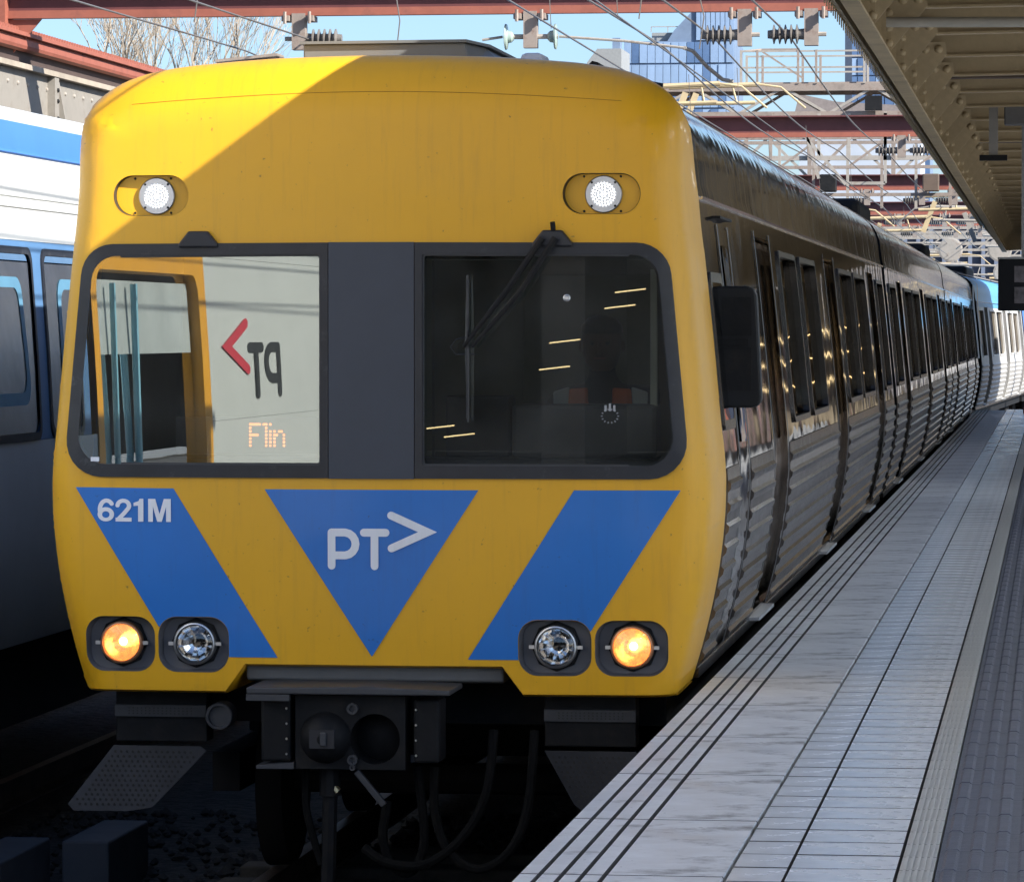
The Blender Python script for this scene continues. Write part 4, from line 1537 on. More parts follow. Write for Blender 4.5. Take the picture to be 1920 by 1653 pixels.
# edge girder: web, flange, angle
MB().box(2.0, 2.012, CY0, CY1, EZ, 5.44).build('edge_girder_web', mat('shade brown girder', (.15, .115, .07), .6, var=.25), CAN)  # web painted darker brown for the shade between the gussets
MB().box(1.975, 2.075, CY0, CY1, EZ - .02, EZ - .001).build('edge_girder_flange', CREAM, CAN)
MB().box(2.013, 2.025, CY0, CY1, EZ, EZ + .06).build('edge_angle', CREAM, CAN)
RIVP = [(0, .027), (.012, .024), (.02, .012), (.022, .002)]
SP = 2.42
ys = []
yy = 3.36
while yy < CY1:
    ys.append(yy)
    yy += SP
g_poly = [(2.026, EZ + .004), (2.065, EZ + .004), (2.31, EZ + .30), (2.30, EZ + .40), (2.026, EZ + .40)]
gs = MB().prism(g_poly, lambda u, v, w: (u, w, v), -.040, -.028).build('gusset_plate', mat('pale cream gusset', (.55, .44, .27), .5, var=.15, vscale=5), CAN)
rfm = MB()
rfm.prism([(2.03, EZ + .30), (9.9, EZ + .42), (9.9, EZ + .66), (2.03, EZ + .54)], lambda u, v, w: (u, w, v), .009, .017)
rfm.prism([(2.03, EZ + .285), (9.9, EZ + .405), (9.9, EZ + .42), (2.03, EZ + .30)], lambda u, v, w: (u, w, v), -.03, .09)
rfm.prism([(2.03, EZ + .54), (9.9, EZ + .66), (9.9, EZ + .672), (2.03, EZ + .552)], lambda u, v, w: (u, w, v), -.03, .09)
ra_ = rfm.build('rafter', CREAM, CAN)
rv = MB()
for (x, z) in ((2.055, EZ + .06), (2.055, EZ + .16), (2.055, EZ + .26), (2.15, EZ + .345), (2.25, EZ + .345)):
    rv.lathe((x, -.040, z), (0, -1, 0), [(0, .034), (.014, .030), (.026, .015), (.029, .002)], 8)
rvs = stuff(rv.build('rivet_row', CREAM, CAN, smooth=True))
ang = MB().box(2.013, 2.075, -.055, -.047, EZ + .002, 5.38).box(2.013, 2.022, -.047, -.01, EZ + .002, 5.38).build('stiffener', CREAM, CAN)
for i, y in enumerate(ys):
    for o in (gs, ra_, rvs, ang):
        if i == 0:
            o.location.y = y
        else:
            twin(o, CAN, (0, y, 0))
    for q in (.8, 1.6):
        twin(ang, CAN, (0, y + q, 0))
for q in range(1, 6):
    twin(ra_, CAN, (0, 3.36 - q * SP, 0))
for x in (2.62, 3.9, 5.2, 7.4):
    z_ = EZ + .565 + (x - 2.03) * .0153
    MB().box(x - .04, x + .04, CY0, CY1, z_, z_ + .09).build('purlin', CREAM, CAN)
# upper ceiling boards between rafters, shade put into their dark brown
MB().box(2.03, 9.9, CY0, CY1, 5.42, 5.44).build('ceiling_lining', mat('shade brown lining', (.10, .075, .05), .7, var=.2, stretch=(1, 12, 1)), CAN)
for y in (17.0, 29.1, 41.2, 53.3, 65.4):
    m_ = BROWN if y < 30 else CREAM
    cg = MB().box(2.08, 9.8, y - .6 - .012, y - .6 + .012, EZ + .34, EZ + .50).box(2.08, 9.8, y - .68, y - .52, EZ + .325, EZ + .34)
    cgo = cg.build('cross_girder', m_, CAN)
    r_ = MB()
    for k in range(10):
        for z in (EZ + .375, EZ + .465):
            r_.lathe((2.14 + k * .09, y - .612, z), (0, -1, 0), RIVP, 8)
    stuff(r_.build('rivet_row', m_, cgo, smooth=True))
MB().tube([(2.05, 8.0, 4.755), (9.5, 8.0, 4.70)], .034, 12).build('drain_pipe', mat('pale pipe', (.46, .44, .38), .5), CAN, smooth=True)
MB().prism([(1.56, 5.1), (2.0, 4.58), (9.9, 4.95), (9.9, 5.85), (2.2, 5.68), (1.56, 5.22)], lambda u, v, w: (u, w, v), CY1 - .03, CY1).build('end_fascia', CREAM, CAN)
for y in (-10, 2, 18.5, 36, 54, 70):
    c = MB().tube([(6.2, y, 1.08), (6.2, y, 5.0)], .11, 14)
    c.lathe((6.2, y, 1.08), (0, 0, 1), [(0, .2), (.3, .19), (.34, .12)], 14)
    c.build('column', CREAM, CAN, smooth=True)

# canopy lights as enlarged panels, added to brighten the platform
lb_i = 0
for y, nm in ((-8.5, 'nearest to the viewer'), (-4, 'just ahead of the viewer'), (.5, 'beside the cab front'), (5, 'beside the first passenger door'),
              (10, 'beside the long first window bay'), (16, 'beside the second window bay'), (24, 'beside the gap between the carriages')):
    lt = thing('canopy_fill_light', 'flat light panel added under the canopy, ' + nm, 'light', (4.2, y, 4.62), 'light panels added under the canopy')
    MB().box(-.2, .2, -.75, .75, .012, .09).build('housing', GREYL, lt)
    MB().box(-.17, .17, -.72, .72, 0, .011).build('diffuser', emission('light panel', (.84, .92, 1.0), 6.5) if 'light panel' not in MATS else MATS['light panel'], lt)
    MB().box(-.01, .01, -.01, .01, .09, .25).build('hanger', GREYL, lt)

# pole and box hanging from the canopy
pt = thing('hanging_bracket', 'grey post with black end bracket hanging from the canopy underside', 'bracket', (2.56, 20.5, 4.42))
MB().box(-.042, .042, -.042, .042, 0, .62).build('post', mat('grey post', (.30, .29, .27), .5), pt)
MB().box(-.13, .13, -.08, .08, -.05, 0).build('end_plate', DARK, pt)
MB().tube([(-.05, 0, .72), (-.22, 0, .68), (-.26, 0, .60), (-.18, 0, .53), (-.05, 0, .52)], .012, 6).build('cable', DARK, pt)
bx = thing('junction_box', 'dark grey box fixed below the canopy beside the hanging post', 'box', (2.66, 20.5, 4.70))
MB().box(0, .5, -.12, .12, 0, .22).build('case', mat('box grey', (.13, .13, .13), .5), bx, bevel=.015)
MB().box(.1, .15, -.03, .03, .22, .36).build('hanger', DARK, bx)
# information display
ds = thing('information_display', 'black platform information display hanging at the right edge', 'display', (2.6, 21, 2.96))
MB().box(0, 1.3, 0, .22, 0, .49).build('case', mat('display black', (.006, .007, .010), .6, spec=.2), ds, bevel=.01)
MB().box(-.004, 1.304, -.01, .23, .491, .51).build('top_trim', GREYL, ds)
for z in (.07, .27):
    MB().box(.155, .62, -.004, -.001, z, z + .155).build('screen', mat('dim screen', (.11, .10, .11), .25, var=.5, vscale=9), ds)
for q in (.25, 1.05):
    MB().box(q - .03, q + .03, .08, .14, .51, 2.0).build('hanger', GREYL, ds)
# platform end post
pe = thing('platform_end_post', 'dark red post with black knob at the far end of the platform', 'post', (2.62, 66, 1.1))
MB().box(-.10, .16, -.1, .1, 0, .12).box(-.06, .12, -.08, .08, .12, .3).box(-.03, .09, -.05, .05, .3, .80).build('post', RED, pe)
MB().lathe((.03, 0, .80), (0, 0, 1), [(0, .05), (.04, .10), (.10, .12), (.16, .10), (.2, .03)], 12).build('knob', DARK, pe, smooth=True)

# station wall on the platform (seen in reflections), added kiosk and concourse shapes
tw = thing('platform_building', 'cream and brown station building along the back of the platform', 'building', (9.3, 0, 1.08))
MB().box(0, .4, 40, 74, 1.3, 3.0).build('wall', mat('cream render', (.15, .115, .08), .7, var=.15), tw)
MB().box(-.02, .4, 40, 74, 0, 1.295).build('dado', mat('brown tile', (.13, .07, .05), .4, var=.2), tw)
for y in range(42, 72, 6):
    d_ = MB().box(-.06, -.021, y, y + 1.6, 0, 2.4).build('door', mat('dark door', (.05, .045, .04), .5), tw)
    MB().box(-.07, -.061, y + .2, y + 1.4, 1.2, 2.2).build('pane', DGL, d_)
kk = thing('streak_kiosk', 'added kiosk shape with glowing strips for streaks mirrored in the carriage side', 'kiosk', (3.5, 66, 1.1))  # added out of view to put light streaks on the train side
MB().box(0, 2.8, 0, 4, 0, 3.4).build('wall', mat('kiosk cream', (.24, .20, .14), .7, var=.25), kk)
MB().box(.1, 2.7, -.05, -.001, .9, 2.3).build('hatch', mat('dark door', (.05, .045, .04), .5), kk)
for z in (1.25, 1.75, 2.25):
    MB().box(.15, 2.6, -.12, -.07, z, z + .03).build('streak_strip', STREAKW, kk)  # glowing strips that only feed the reflected streaks
cb = thing('dark_backdrop', 'brown building shape added behind the viewer to darken the windscreen reflection', 'building', (0, -75, 0))  # added so the right windscreen mirrors something dark
MB().box(-40, 30, -12, 0, 4.6, 9).build('wall', mat('brown brick', (.12, .085, .06), .8, var=.2), cb)
MB().box(-40, 30, -12, -11.5, -.3, 4.59).build('back_wall', mat('brown brick', (.12, .085, .06), .8, var=.2), cb)
for x in range(-36, 30, 6):
    MB().box(x, x + 3.2, .001, .03, 6.5, 9.5).build('window', DGL, cb)
for x, z in ((-7.55, 2.54), (-7.78, 1.95), (-6.33, 3.3), (-6.1, 3.65), (-10.35, .64), (-9.9, .46)):
    MB().bar((x - .34, 3.0, z - .03), (x + .34, 3.0, z + .05), .03, .03).build('streak_strip', STREAKW, cb)  # glowing strips placed for the warm dashes mirrored in the windscreen
for x in (-14, -8, 2.2, 8):
    MB().box(x - .5, x + .5, -10, -.5, -.32, 4.6).build('pier', mat('brown brick', (.12, .085, .06), .8, var=.2), cb)

# ------------------------------------------------------------------ left canopy
LC = thing('opposite_canopy', 'grey riveted girder and red gutter of the canopy at the upper left', 'canopy', (0, 0, 0))
LX = -6.0
MB().box(LX - .10, LX + .02, -3.5, 60, 5.27, 5.40).build('gutter', RED, LC, bevel=.04)
MB().box(LX - .02, LX + .06, -3.5, 60, 5.385, 5.42).build('gutter_lip', RED, LC)
MB().box(LX - .5, LX - .08, -3.5, 60, 5.15, 5.30).build('soffit', mat('dark soffit', (.06, .04, .035), .8), LC)
MB().box(LX - .30, LX - .05, -3.5, 60, 4.45, 5.145).build('girder_web', GIRD, LC)
MB().box(LX - .34, LX + .03, -3.5, 60, 5.10, 5.148).build('girder_flange', mat('flange paint', (.34, .29, .23), .6, var=.2), LC)
MB().box(LX - 6, LX - .5, -3.5, 60, 5.38, 5.42).build('roof', mat('left roof', (.16, .06, .05), .7), LC)
tt = MB()
for k in range(160):
    y = 10 + k * .1
    tt.prism([(y, 5.42), (y + .07, 5.42), (y + .035, 5.475)], lambda u, v, w: (w, u, v), LX - .12, LX - .02)
stuff(tt.build('roof_edge_tooth', RED, LC))
for y in (14.2, 18.6, 23.0, 27.4):
    s_ = MB().box(LX - .049, LX + .02, y - .16, y + .0, 4.45, 5.095).prism([(LX - .049, 4.45), (LX + .10, 4.45), (LX - .02, 5.09), (LX - .049, 5.09)], lambda u, v, w: (u, w, v), y + .12, y + .16).build('stiffener', GIRD, LC)
    r_ = MB()
    for z in (4.6, 4.72, 4.88, 4.98):
        r_.lathe((LX + .02, y - .06, z), (1, 0, 0), [(0, .022), (.01, .02), (.018, .01)], 8)
    stuff(r_.build('rivet_row', DARK if y == 18.6 else GIRD, s_))
r_ = MB()
for k in range(60):
    for z in (4.68, 4.98):
        r_.lathe((LX - .05, 13 + k * .36, z), (1, 0, 0), [(0, .02), (.01, .018), (.016, .008)], 8)
stuff(r_.build('rivet_row', GALV, LC))
MB().box(-12, LX - .4, -40, 60, -.3, 1.08).build('platform_base', ASPH, LC)
MB().box(-12.4, -12, -3.5, 60, -.3, 5.4).build('back_wall', mat('left wall', (.3, .24, .18), .8, var=.15), LC)
OB = thing('bounce_block', 'cream block added behind the viewer to bounce sunlight onto the train front', 'building', (-9, -56, 0))  # unseen sunlit wall, added for its warm bounce light
MB().box(-8, 0, 0, 52, 1.08, 15).build('wall', mat('cream stone', (.62, .54, .42), .8, var=.12, vscale=.5), OB)
for q in range(8):
    for z in (6.6, 10.6):
        w_ = MB().box(.002, .06, 2 + q * 6.2, 4.2 + q * 6.2, z, z + 2.6).build('window', DGL, OB)
        MB().box(.0, .22, 1.8 + q * 6.2, 4.4 + q * 6.2, z - .25, z - .02).build('sill', GREYL, w_)

# ------------------------------------------------------------------ overhead gantries


def insulator(o, d, parent, n=5, r_=.085, L=.30):
    pr = [(0, .05)]
    for k in range(n):
        t = .05 + k * (L - .05) / n
        pr += [(t, .045), (t + .012, r_), (t + .02, r_), (t + .03, .04)]
    pr.append((L + .02, .035))
    m = MB().lathe(o, d, pr, 16)
    ins = m.build('insulator', INSU, parent)
    return ins


def gantry(y, zb, x0, x1, hangers, label, detail=True):
    g_ = thing('overhead_gantry', label, 'overhead gantry', (0, y, 0), 'red overhead gantries across the tracks')
    bm_ = MB().box(x0, x1, -.02, .02, zb + .07, zb + .29).box(x0, x1, -.16, .16, zb + .29, zb + .31)
    bm_.build('beam', mat('dark red web', (.115, .035, .035), .6, var=.2, vscale=3), g_)
    MB().box(x0, x1, -.05, .05, zb, zb + .069).build('bottom_flange', RED, g_)
    for hx, kind in hangers:
        h_ = MB().box(hx - .06, hx + .06, -.06, .06, zb - .30, zb + .02)
        h_.box(hx - .14, hx - .075, -.12, .12, zb - .05, zb - .002).box(hx + .075, hx + .14, -.12, .12, zb - .05, zb - .002)
        for sx in (-.11, .11):
            h_.tube([(hx + sx, -.125, zb + .03), (hx + sx, -.125, zb - .075)], .016, 6)
        ho = h_.build('hanger', RUST, g_)
        if kind == 'L':      # insulator to the left
            insulator((hx - .06, 0, zb - .20), (-1, 0, 0), ho)
            MB().tube([(hx + .06, 0, zb - .20), (hx + .13, 0, zb - .20)], .02, 6).build('bolt', GALV, ho)
        elif kind == 'R':
            insulator((hx + .06, 0, zb - .20), (1, 0, 0), ho)
            MB().tube([(hx - .06, 0, zb - .20), (hx - .13, 0, zb - .20)], .02, 6).build('bolt', GALV, ho)
        elif kind == 'D':
            for s_ in (-1, 1):
                MB().tube([(hx + s_ * .06, 0, zb - .20), (hx + s_ * .24, 0, zb - .20)], .022, 8).build('link', GALV, ho)
                MB().lathe((hx + s_ * .15, 0, zb - .20), (s_, 0, 0), [(0, .03), (.02, .05), (.05, .055), (.06, .11), (.075, .115), (.082, .09), (.083, .02)], 22).build('glass_disc', DISC, ho, smooth=True)
    return g_


G1 = gantry(17.3, 5.545, -9, 9, [(-3.49, 'R'), (-1.43, 'D'), (.45, 'L'), (1.03, 'L')], 'nearest red overhead gantry beam, running above the yellow cab')
rd = MB()
rd.tube([(-1.18, 0, 5.345), (-.60, 0, 5.30), (-.08, 0, 5.235)], .012, 6)
rd.tube([(-1.68, 0, 5.345), (-1.86, 0, 5.32)], .012, 6)
rd.build('steady_rod', GALV, G1)
MB().tube([(-.08, 0, 5.235), (-.02, .2, 5.22), (.08, .5, 5.1), (.2, .7, 5.0), (.28, .8, 4.99)], .018, 8).build('registration_arm', GALV, G1, smooth=True)
MB().box(-6.35, -6.12, -.15, .15, -.3, 5.9).build('mast', RED, G1)
MB().prism([(-6.12, 5.54), (-5.82, 5.54), (-6.12, 5.2)], lambda u, v, w: (u, w, v), -.01, .01).build('knee_plate', RED, G1)
MB().box(8.0, 8.25, -.15, .15, -.3, 5.9).build('mast', RED, G1)

labels = ['second red overhead gantry beam, behind the first one', 'third red overhead gantry beam, halfway to the canopy end',
          'fourth red overhead gantry beam, close to the canopy end', 'farthest red overhead gantry beam, beyond the canopy end']
GY = [42.0, 65.0, 82.6, 94.0]
for i, y in enumerate(GY):
    hs = [(-4.2, 'R'), (-1.9, 'D'), (.92, 'L'), (1.42, 'L')] if i == 0 else [(-3.5, 'R'), (-.6, 'L'), (.5, 'L'), (1.15, 'L'), (2.2, 'D')]
    gg = gantry(y, 5.60, -10, 9, hs, labels[i])
    for x in (-6.6, 8.2):
        MB().box(x - .15, x + .15, -.15, .15, -.3, 5.95).build('mast', RED, gg)


def arm(parent, x, y, z, L, s=1):
    """cantilever registration assembly: two tubes, strut and curved arm"""
    a = MB()
    a.tube([(x, y, z), (x + s * L, y, z + .04)], .04, 8)
    a.tube([(x + s * .1, y, z - .28), (x + s * L * .95, y, z - .26)], .032, 8)
    a.tube([(x + s * L, y, z + .04), (x + s * (L + .35), y, z - .01), (x + s * (L + .75), y + .1, z - .35)], .018, 6)
    a.bar((x + s * .45, y, z - .1), (x + s * .2, y, z - .75), .10, .03, up=(0, 1, 0))
    a.tube([(x + s * L * .7, y, z), (x + s * L * .75, y, z - .27)], .018, 6)
    return a.build('registration_arm', CREAM if s > 0 else GALV, parent, smooth=True)


# signal gantry with walkway and railings
SG = thing('signal_gantry', 'galvanised lattice signal gantry with railed walkway above the train', 'gantry', (0, 51, 0))


def bars(name, segs, w, h, m_, parent):
    b = MB()
    for p, q in segs:
        b.bar(p, q, w, h)
    return b.build(name, m_, parent)


for y in (-.6, .6):
    bars('top_chord', [((-7, y, 6.82), (9, y, 6.82))], .10, .12, RUST, SG)
    bars('bottom_chord', [((-7, y, 6.38), (9, y, 6.38))], .08, .08, RUST, SG)
    x = -6.6
    k = 0
    while x < 8:
        bars('lattice_bar', [((x, y, 6.38), (x + .75, y, 6.82) if k % 2 == 0 else (x + .75, y, 6.38))] if k % 2 == 0 else [((x, y, 6.82), (x + .75, y, 6.38))], .045, .045, GALV if y < 0 else RUST, SG)
        x += .75
        k += 1
MB().box(-7, 9, -.55, .55, 6.885, 6.91).build('walkway', RUST, SG)
for y in (-.65, .65):
    for z in (7.15, 7.42):
        bars('handrail', [((-2.05, y, z), (.0, y, z))], .028, .028, GALV, SG)
    for x in (-2.05, -1.78, -1.1, -.8, 0.0):
        bars('railing_post', [((x, y, 6.88), (x, y, 7.44))], .04, .04, GALV if x in (-2.05, 0.0) else RUST, SG)
bars('handrail', [((-2.05, -.65, 7.42), (-1.75, -.2, 7.48)), ((-1.75, -.2, 7.48), (-1.1, -.2, 7.48))], .03, .03, RUST, SG)
bars('handrail_brace', [((-1.75, -.2, 7.46), (-1.05, -.2, 7.0))], .03, .03, RUST, SG)
for x in (6.5, -6.5):
    MB().box(x - .11, x + .11, -.12, .12, -.3, 6.5).build('mast', RUST, SG)
MB().box(.02, .30, -.9, -.7, 6.42, 6.66).build('signal_head', DARK, SG)
arm(SG, -3.2, -1.2, 6.80, 1.5)
arm(SG, -3.2, -3.2, 6.70, 1.0)
for x in (-1.95, -1.55, -.75, -.25, .35):
    bars('drop_tube', [((x, -.7, 6.38), (x, -.7, 5.6))], .05, .05, RUST if x < -1 else GALV, SG)
bars('brace', [((-1.3, -.7, 6.38), (-.3, -.7, 5.2)), ((-.75, -.7, 5.3), (-1.0, -.7, 6.2)), ((-.25, -.7, 5.22), (.35, -.7, 5.22)), ((.35, -.7, 5.22), (.35, -.7, 6.4))], .05, .05, GALV, SG)

LG = thing('lattice_gantry', 'pale lattice gantry with cross bracing between the red beams', 'gantry', (0, 71, 0))
for z, m_ in ((6.95, RUST), (6.05, GALV), (6.5, GALV)):
    bars('chord', [((-8, 0, z), (9, 0, z))], .10, .10, m_, LG)
x = -7.5
k = 0
while x < 8:
    bars('lattice_bar', [((x, 0, 6.05), (x + .9, 0, 6.95))] if k % 2 == 0 else [((x, 0, 6.95), (x + .9, 0, 6.05))], .06, .06, GALV if k % 3 else RUST, LG)
    if k % 2 == 0:
        bars('lattice_post', [((x, -.1, 5.9), (x, -.1, 7.0))], .09, .09, RUST, LG)
    x += .9
    k += 1
for x in (-8, 8.6):
    MB().box(x - .15, x + .15, -.15, .15, -.3, 7.1).build('mast', RUST, LG)
for x, y, z, L, s in ((-2.6, -1, 5.35, 1.6, 1), (.2, -2, 5.6, 1.2, 1), (-1.2, 4, 5.3, 1.5, 1), (1.6, 3, 5.5, 1.2, -1)):
    arm(LG, x, y, z, L, s)

EG = thing('equipment_gantry', 'dark rusty lattice gantry carrying equipment cases below the signal walkway', 'gantry', (0, 57, 0))
for z in (5.25, 5.75, 6.2):
    bars('chord', [((-7, 0, z), (8, 0, z))], .06, .06, RUST, EG)
x = -6.8
k = 0
while x < 7.5:
    bars('lattice_post', [((x, 0, 5.0), (x, 0, 6.25))], .05, .05, RUST if k % 2 else GALV, EG)
    if k % 2 == 0:
        bars('lattice_bar', [((x, 0, 5.75), (x + .62, 0, 6.2))], .04, .04, RUST, EG)
    if k % 3 == 0:
        MB().box(x + .12, x + .42, -.15, .1, 5.3, 5.62).build('equipment_case', DARK if k % 2 else BROWN, EG, bevel=.02)
    x += .62
    k += 1
for x in (-6.9, 7.7):
    MB().box(x - .12, x + .12, -.12, .12, -.3, 6.4).build('mast', RUST, EG)

# far clutter of registration arms on portal masts, each mast a thing
random.seed(21)
far_lab = ['first of the far pale wiring portals, just past the canopy end', 'second far pale wiring portal', 'third far pale wiring portal', 'fourth far pale wiring portal', 'last and smallest far pale wiring portal']
for i, y in enumerate((101, 112, 126, 142, 160)):
    pg = thing('wiring_portal', far_lab[i], 'wiring portal', (0, y, 0), 'far wiring portals')
    z0 = 5.6 + .1 * i
    for dz in (0, .55):
        bars('chord', [((-14, 0, z0 + dz), (12, 0, z0 + dz))], .09, .09, GALV, pg)
    x = -13
    while x < 12:
        bars('lattice_bar', [((x, 0, z0), (x + .6, 0, z0 + .55))], .05, .05, GALV, pg)
        x += 1.2
    for x in (-13, -3.5, 4.2, 11):
        MB().box(x - .12, x + .12, -.12, .12, -.3, z0 + .6).build('mast', GALV if x < 0 else RUST, pg)
    for k in range(7):
        arm(pg, random.uniform(-6, 5), random.uniform(-3, 3), random.uniform(4.2, 5.5), random.uniform(1.0, 2.2), random.choice((-1, 1)))
    if i in (0, 1):
        for x in (1.6, .2):
            MB().lathe((x, -.3, 5.1 - .5 * i), (0, -1, 0), [(0, .35), (.05, .35), (.06, .3), (.06, .05)], 20).build('tension_wheel', GALV, pg)

# wires
WL = [(-4.2, 5.3, 'wire sagging from the top edge at far left towards the cab roof'), (-3.45, 5.34, 'wire meeting the insulator left of the grey roof housing'),
      (-.39, 5.3, 'wire passing right of the glass disc insulators'), (.08, 5.36, 'wire running to the insulator above the glass tower'),
      (.75, 5.37, 'wire running to the rightmost insulator beside the canopy')]
for x, z, lb in WL:
    w = MB()
    pts = []
    for k in range(0, 88):
        y = -50 + k * 1.95
        sag = -.10 * math.sin(math.pi * ((y - 17.3) % 24.5) / 24.5) + (0 if y < 17.3 else .02)
        pts.append((x + .06 * math.sin(y / 24.5 * math.pi), y, z + sag))
    w.tube(pts, .0085, 6)
    wo = w.build('overhead_wire', WIRE)
    tag(wo, lb, 'overhead wire', 'wires above the tracks')
    lo = z - .42
    cw = MB()
    cw.tube([(x + .05, y, lo) for y in (-50, 40, 118)], .007, 5)
    for k in range(8):
        yv = 10 + k * 11.3
        cw.tube([(x + .02, yv, lo), (x, yv, z - .05)], .004, 4)
    if -1 < x < .5:
        tag(cw.build('contact_wire', WIRE), 'contact wire hung below the ' + lb, 'contact wire', 'wires above the tracks')
# droppers with hooks near the camera
for x, y, z0, z1, lb in ((-3.75, 14.0, 5.25, 5.75, 'thin curved drop wire in front of the bare tree'), (-2.35, 15.5, 5.0, 5.62, 'thin straight drop wire left of the roof housing'),
                         (-.2, 14.5, 5.28, 5.8, 'thin drop wire above the right of the cab roof'), (.12, 16.5, 5.17, 5.62, 'thin looped drop wire beside the glass tower')):
    d = MB().tube([(x, y, z1), (x + .04, y, (z0 + z1) / 2 + .05), (x, y, z0)], .006, 5)
    tag(d.build('drop_wire', WIRE), lb, 'drop wire', 'drop wires')

# ------------------------------------------------------------------ far buildings


def tower(name, label, x0, x1, y, z0, z1, cols, rows, m1, m2, top=None):
    t = thing(name, label, 'tower', (0, y, 0))
    MB().box(x0, x1, .3, 18, 0, z1).build('core', BFRM, t)
    cw, rh = (x1 - x0) / cols, (z1 - z0) / rows
    pm = MB().box(.02 * cw, .96 * cw, -.12, .29, .03 * rh, .95 * rh)
    p = []
    for m_ in (m1, m2):
        p.append(pm.build('pane', m_, t))
    used = [False, False]
    for c in range(cols):
        for r_ in range(rows):
            k = 1 if random.random() < .25 else 0
            o = p[k]
            if used[k]:
                o = twin(o, t)
            used[k] = True
            o.location = (x0 + c * cw, random.uniform(-.1, .1), z0 + r_ * rh)
            o.rotation_euler = (random.uniform(-.02, .02), 0, random.uniform(-.05, .05))
    return t


# positions from the viewing direction at 600 m and 700 m
TA = tower('glass_tower', 'wide pale blue glass tower with stepped top behind the wires', -57.0, -40.5, 600, 16, 46.0, 14, 9, BTWR, BTWR2)
up = MB()
up.prism([(-50.5, 46.0), (-40.5, 46.0), (-40.5, 51.5), (-45.5, 51.0), (-47.0, 50.2), (-49.5, 47.6)], lambda u, v, w: (u, w, v), .3, 16)
pent = up.build('penthouse', BFRM, TA)
pmx = MB().box(.05, .68, -.1, .2, 0, 4.6)
p0_ = pmx.build('fin', BTWR, TA)
p0_.location = (-46.2, 0, 46.1)
for k in range(1, 8):
    twin(p0_, TA, (-46.2 + k * .72, 0, 46.1))
MB().box(-53.0, -48.5, 2, 10, 46.0, 47.4).build('plant_room', GREYL, TA)
bars('roof_rail', [((-53, 1, 48.2), (-48.5, 1, 48.2)), ((-53, 1, 47.4), (-53, 1, 48.2)), ((-50.5, 1, 47.4), (-50.5, 1, 48.2)), ((-48.5, 1, 47.4), (-48.5, 1, 48.2))], .12, .12, GALV, TA)
TA.location.x = -3.6
TB = tower('dark_glass_tower', 'tall dark blue glass tower rising beside the canopy edge', -36.0, -22.0, 700, 6, 75, 9, 22, BTWR2, BTWR)
MB().box(-36.6, -35.4, -.6, 6, 0, 75).build('corner_pier', mat('dark pier', (.05, .07, .11), .5), TB)
TB.location.x = 4.0
LBL = thing('low_building', 'low grey rooftop left of the glass tower', 'building', (-3.4, 580, 0))
MB().prism([(-60.5, 0), (-55.5, 0), (-55.5, 43.6), (-59.0, 43.6), (-60.5, 41.6)], lambda u, v, w: (u, w, v), 0, 12).build('wall', GREYL, LBL)
MB().box(-56.9, -55.8, 1, 4, 43.6, 45.2).build('roof_plant', BFRM, LBL)
RFB = thing('pitched_roof_building', 'brown pitched roof building seen below the signal gantry walkway', 'building', (0, 300, 0))
MB().box(-16.2, -7, .1, 12, 0, 19.3).build('wall', mat('pale far wall', (.42, .47, .54), .7, var=.1, vscale=.3), RFB)
MB().prism([(-16.6, 19.3), (-7, 19.3), (-7, 19.9), (-13.4, 20.3), (-16.2, 20.9)], lambda u, v, w: (u, w, v), -.3, 12).build('roof', mat('brown grey roof', (.22, .19, .18), .7, var=.15), RFB)
FB = thing('dark_facade_building', 'dark blue building with vertical fins beyond the end of the platform', 'building', (0, 240, 0))
MB().box(-60, 40, 0, 10, -.3, 9.6).build('wall', mat('dark facade', (.045, .055, .085), .5, var=.2, vscale=.3), FB)
fm_ = MB().box(-.12, .12, -.35, 0, 3, 9.4)
f0 = fm_.build('fin', mat('facade fin', (.16, .19, .26), .5), FB)
f0.location = (-30, 0, 0)
for k in range(1, 60):
    twin(f0, FB, (-30 + k * .8, 0, 0))

# ------------------------------------------------------------------ bare tree
TR = thing('bare_tree', 'leafless tree with pale twigs against the sky behind the left canopy', 'tree', (-18.3, 80, 0))
random.seed(5)
tk = MB()
tk.tube([(0, 0, -.3), (.1, 0, 2.0), (0, .1, 4.2)], [.32, .25, .2], 10)
tk.build('trunk', BARK, TR, smooth=True)
br = MB()


def grow(p, d, L, r_, lvl):
    q = p + d * L
    mid = p + d * L * .5 + Vector((random.gauss(0, .05), random.gauss(0, .05), random.gauss(0, .03))) * L
    br.tube([p, mid, q], [r_, r_ * .85, r_ * .7], 4 if lvl > 1 else 6, caps=False)
    if lvl == 6:
        return
    kk = (4, 3, 3, 3, 3, 2)[lvl]
    for i in range(kk):
        a = Vector((random.gauss(0, 1), random.gauss(0, 1), random.gauss(.25, .6))).normalized()
        nd = (d * .95 + a * .55 + Vector((0, 0, .28))).normalized()
        grow(p + (q - p) * random.uniform(.45, 1.0), nd, L * random.uniform(.62, .86), max(r_ * .55, .0042), lvl + 1)


for k in range(6):
    a = k / 6 * 2 * math.pi
    grow(Vector((0, .1, 4.0)), Vector((math.cos(a) * .55, math.sin(a) * .55, .9)).normalized(), 1.9, .055, 1)
stuff(br.build('crown', BARK, TR, fix=False))
TR.scale = (1.3, 1.3, 1.36)

# ------------------------------------------------------------------ driver
DR = thing('person', 'train driver in orange and grey vest sitting behind the right windscreen', 'person', (.96, 1.02, 1.95))


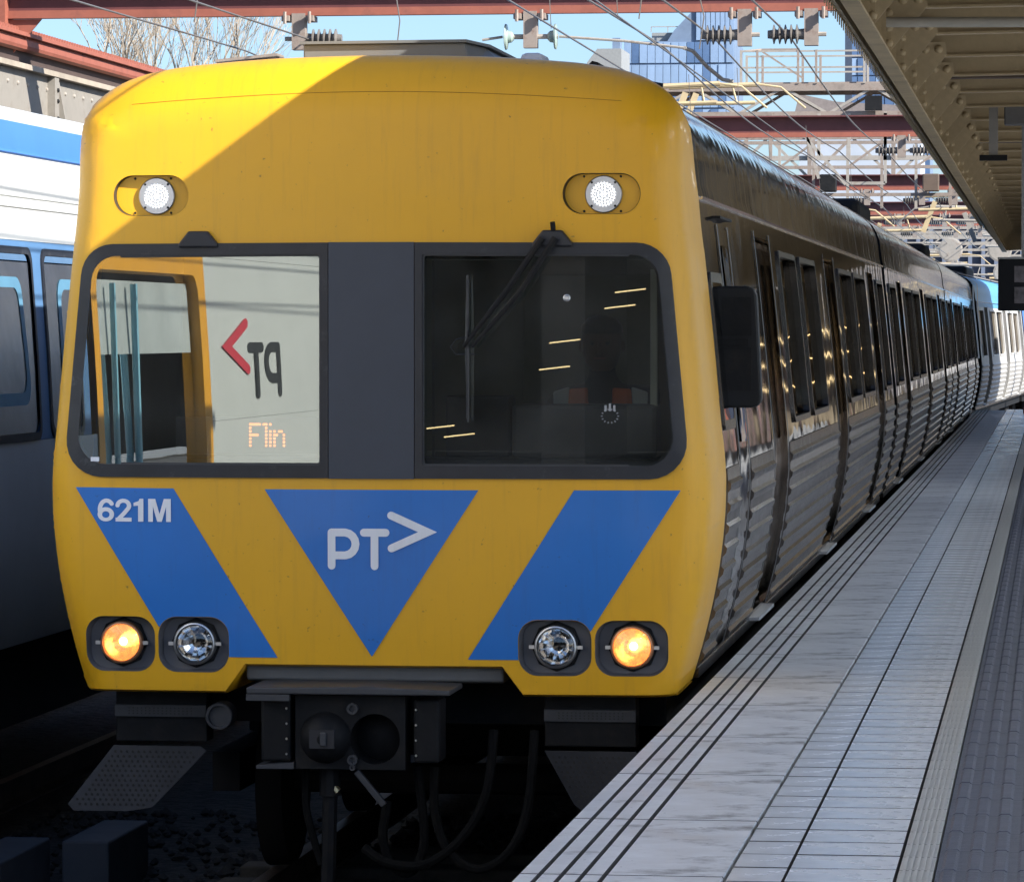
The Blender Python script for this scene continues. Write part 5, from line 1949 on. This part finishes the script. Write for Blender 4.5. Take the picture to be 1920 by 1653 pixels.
def skin(name, verts, edges, rad, m_, parent, sub=2):
    me = bpy.data.meshes.new(name)
    me.from_pydata(verts, edges, [])
    o = bpy.data.objects.new(name, me)
    COL.objects.link(o)
    o.parent = parent
    md = o.modifiers.new('skin', 'SKIN')
    md.use_smooth_shade = True
    for i, r_ in enumerate(rad):
        me.skin_vertices[0].data[i].radius = r_ if isinstance(r_, tuple) else (r_, r_)
    me.skin_vertices[0].data[0].use_root = True
    s_ = o.modifiers.new('sub', 'SUBSURF')
    s_.levels = s_.render_levels = sub
    me.materials.append(m_)
    return o


SKINM = mat('skin', (.10, .06, .045), .6, var=.1)
JACK = mat('dark uniform', (.02, .022, .03), .8, var=.2)
bv = [(0, .1, 0), (0, .1, .2), (0, .08, .42), (0, .05, .55), (0, .02, .64), (0, -.01, .74), (0, -.01, .84),
      (.20, .05, .50), (.30, -.02, .28), (.22, -.28, .22), (-.20, .05, .50), (-.30, -.02, .28), (-.22, -.28, .22),
      (.12, -.30, -.02), (.12, -.36, -.42), (-.12, -.30, -.02), (-.12, -.36, -.42), (.12, -.48, -.48), (-.12, -.48, -.48)]
be_ = [(0, 1), (1, 2), (2, 3), (3, 4), (4, 5), (5, 6), (2, 7), (7, 8), (8, 9), (2, 10), (10, 11), (11, 12), (0, 13), (13, 14), (0, 15), (15, 16), (14, 17), (16, 18)]
brd = [(.17, .12), (.16, .11), (.17, .11), (.075, .07), (.06, .06), (.085, .10), (.08, .095), .075, .055, .042, .075, .055, .042, .09, .06, .09, .06, .045, .045]
skin('body', bv, be_, brd, JACK, DR)
hd = MB().lathe((0, -.005, .62), (0, 0, 1), [(0, .045), (.03, .075), (.09, .092), (.15, .098), (.20, .088), (.235, .06), (.25, .02)], 16)
hd.build('head', SKINM, DR, smooth='all')
MB().lathe((0, .005, .80), (0, 0, 1), [(0, .104), (.04, .1), (.075, .07), (.09, .02)], 16).build('hair', INKV, DR, smooth='all')
MB().tube([(0, -.10, .755), (0, -.122, .715), (0, -.105, .705)], [.008, .016, .012], 6).build('nose', SKINM, DR, smooth='all')
for s_ in (-1, 1):
    MB().lathe((s_ * .035, -.088, .755), (0, -1, 0), [(0, .014), (.006, .011), (.009, .003)], 8).build('eye', INKV, DR)
    MB().lathe((s_ * .097, .0, .74), (s_, 0, 0), [(0, .028), (.012, .024), (.016, .008)], 10).build('ear', SKINM, DR)
MB().box(-.028, .028, -.1, -.094, .678, .686).build('mouth', mat('lips', (.2, .08, .07), .5), DR)
HIV = mat('hi-vis orange', (.75, .16, .03), .7)
for s_ in (-1, 1):
    MB().prism([(s_ * .06, .54), (s_ * .15, .535), (s_ * .17, .25), (s_ * .05, .25)], lambda u, v, w: (u, w, v), -.085, -.06).build('vest_panel', HIV, DR, bevel=.01)
    MB().prism([(s_ * .15, .545), (s_ * .23, .52), (s_ * .22, .25), (s_ * .171, .25)], lambda u, v, w: (u, w, v), -.075, -.05).build('reflective_strip', mat('reflective grey', (.45, .47, .47), .5), DR, bevel=.01)
se = thing('driver_seat', 'dark high backed driver seat in the cab', 'seat', (.96, 1.2, 1.35))
MB().box(-.26, .26, -.30, .22, .45, .56).build('cushion', CABD, se, bevel=.04)
MB().box(-.25, .25, .16, .27, .57, 1.15).build('backrest', CABD, se, bevel=.05)
MB().tube([(0, 0, 0), (0, 0, .45)], .07, 10).build('pedestal', CABD, se)
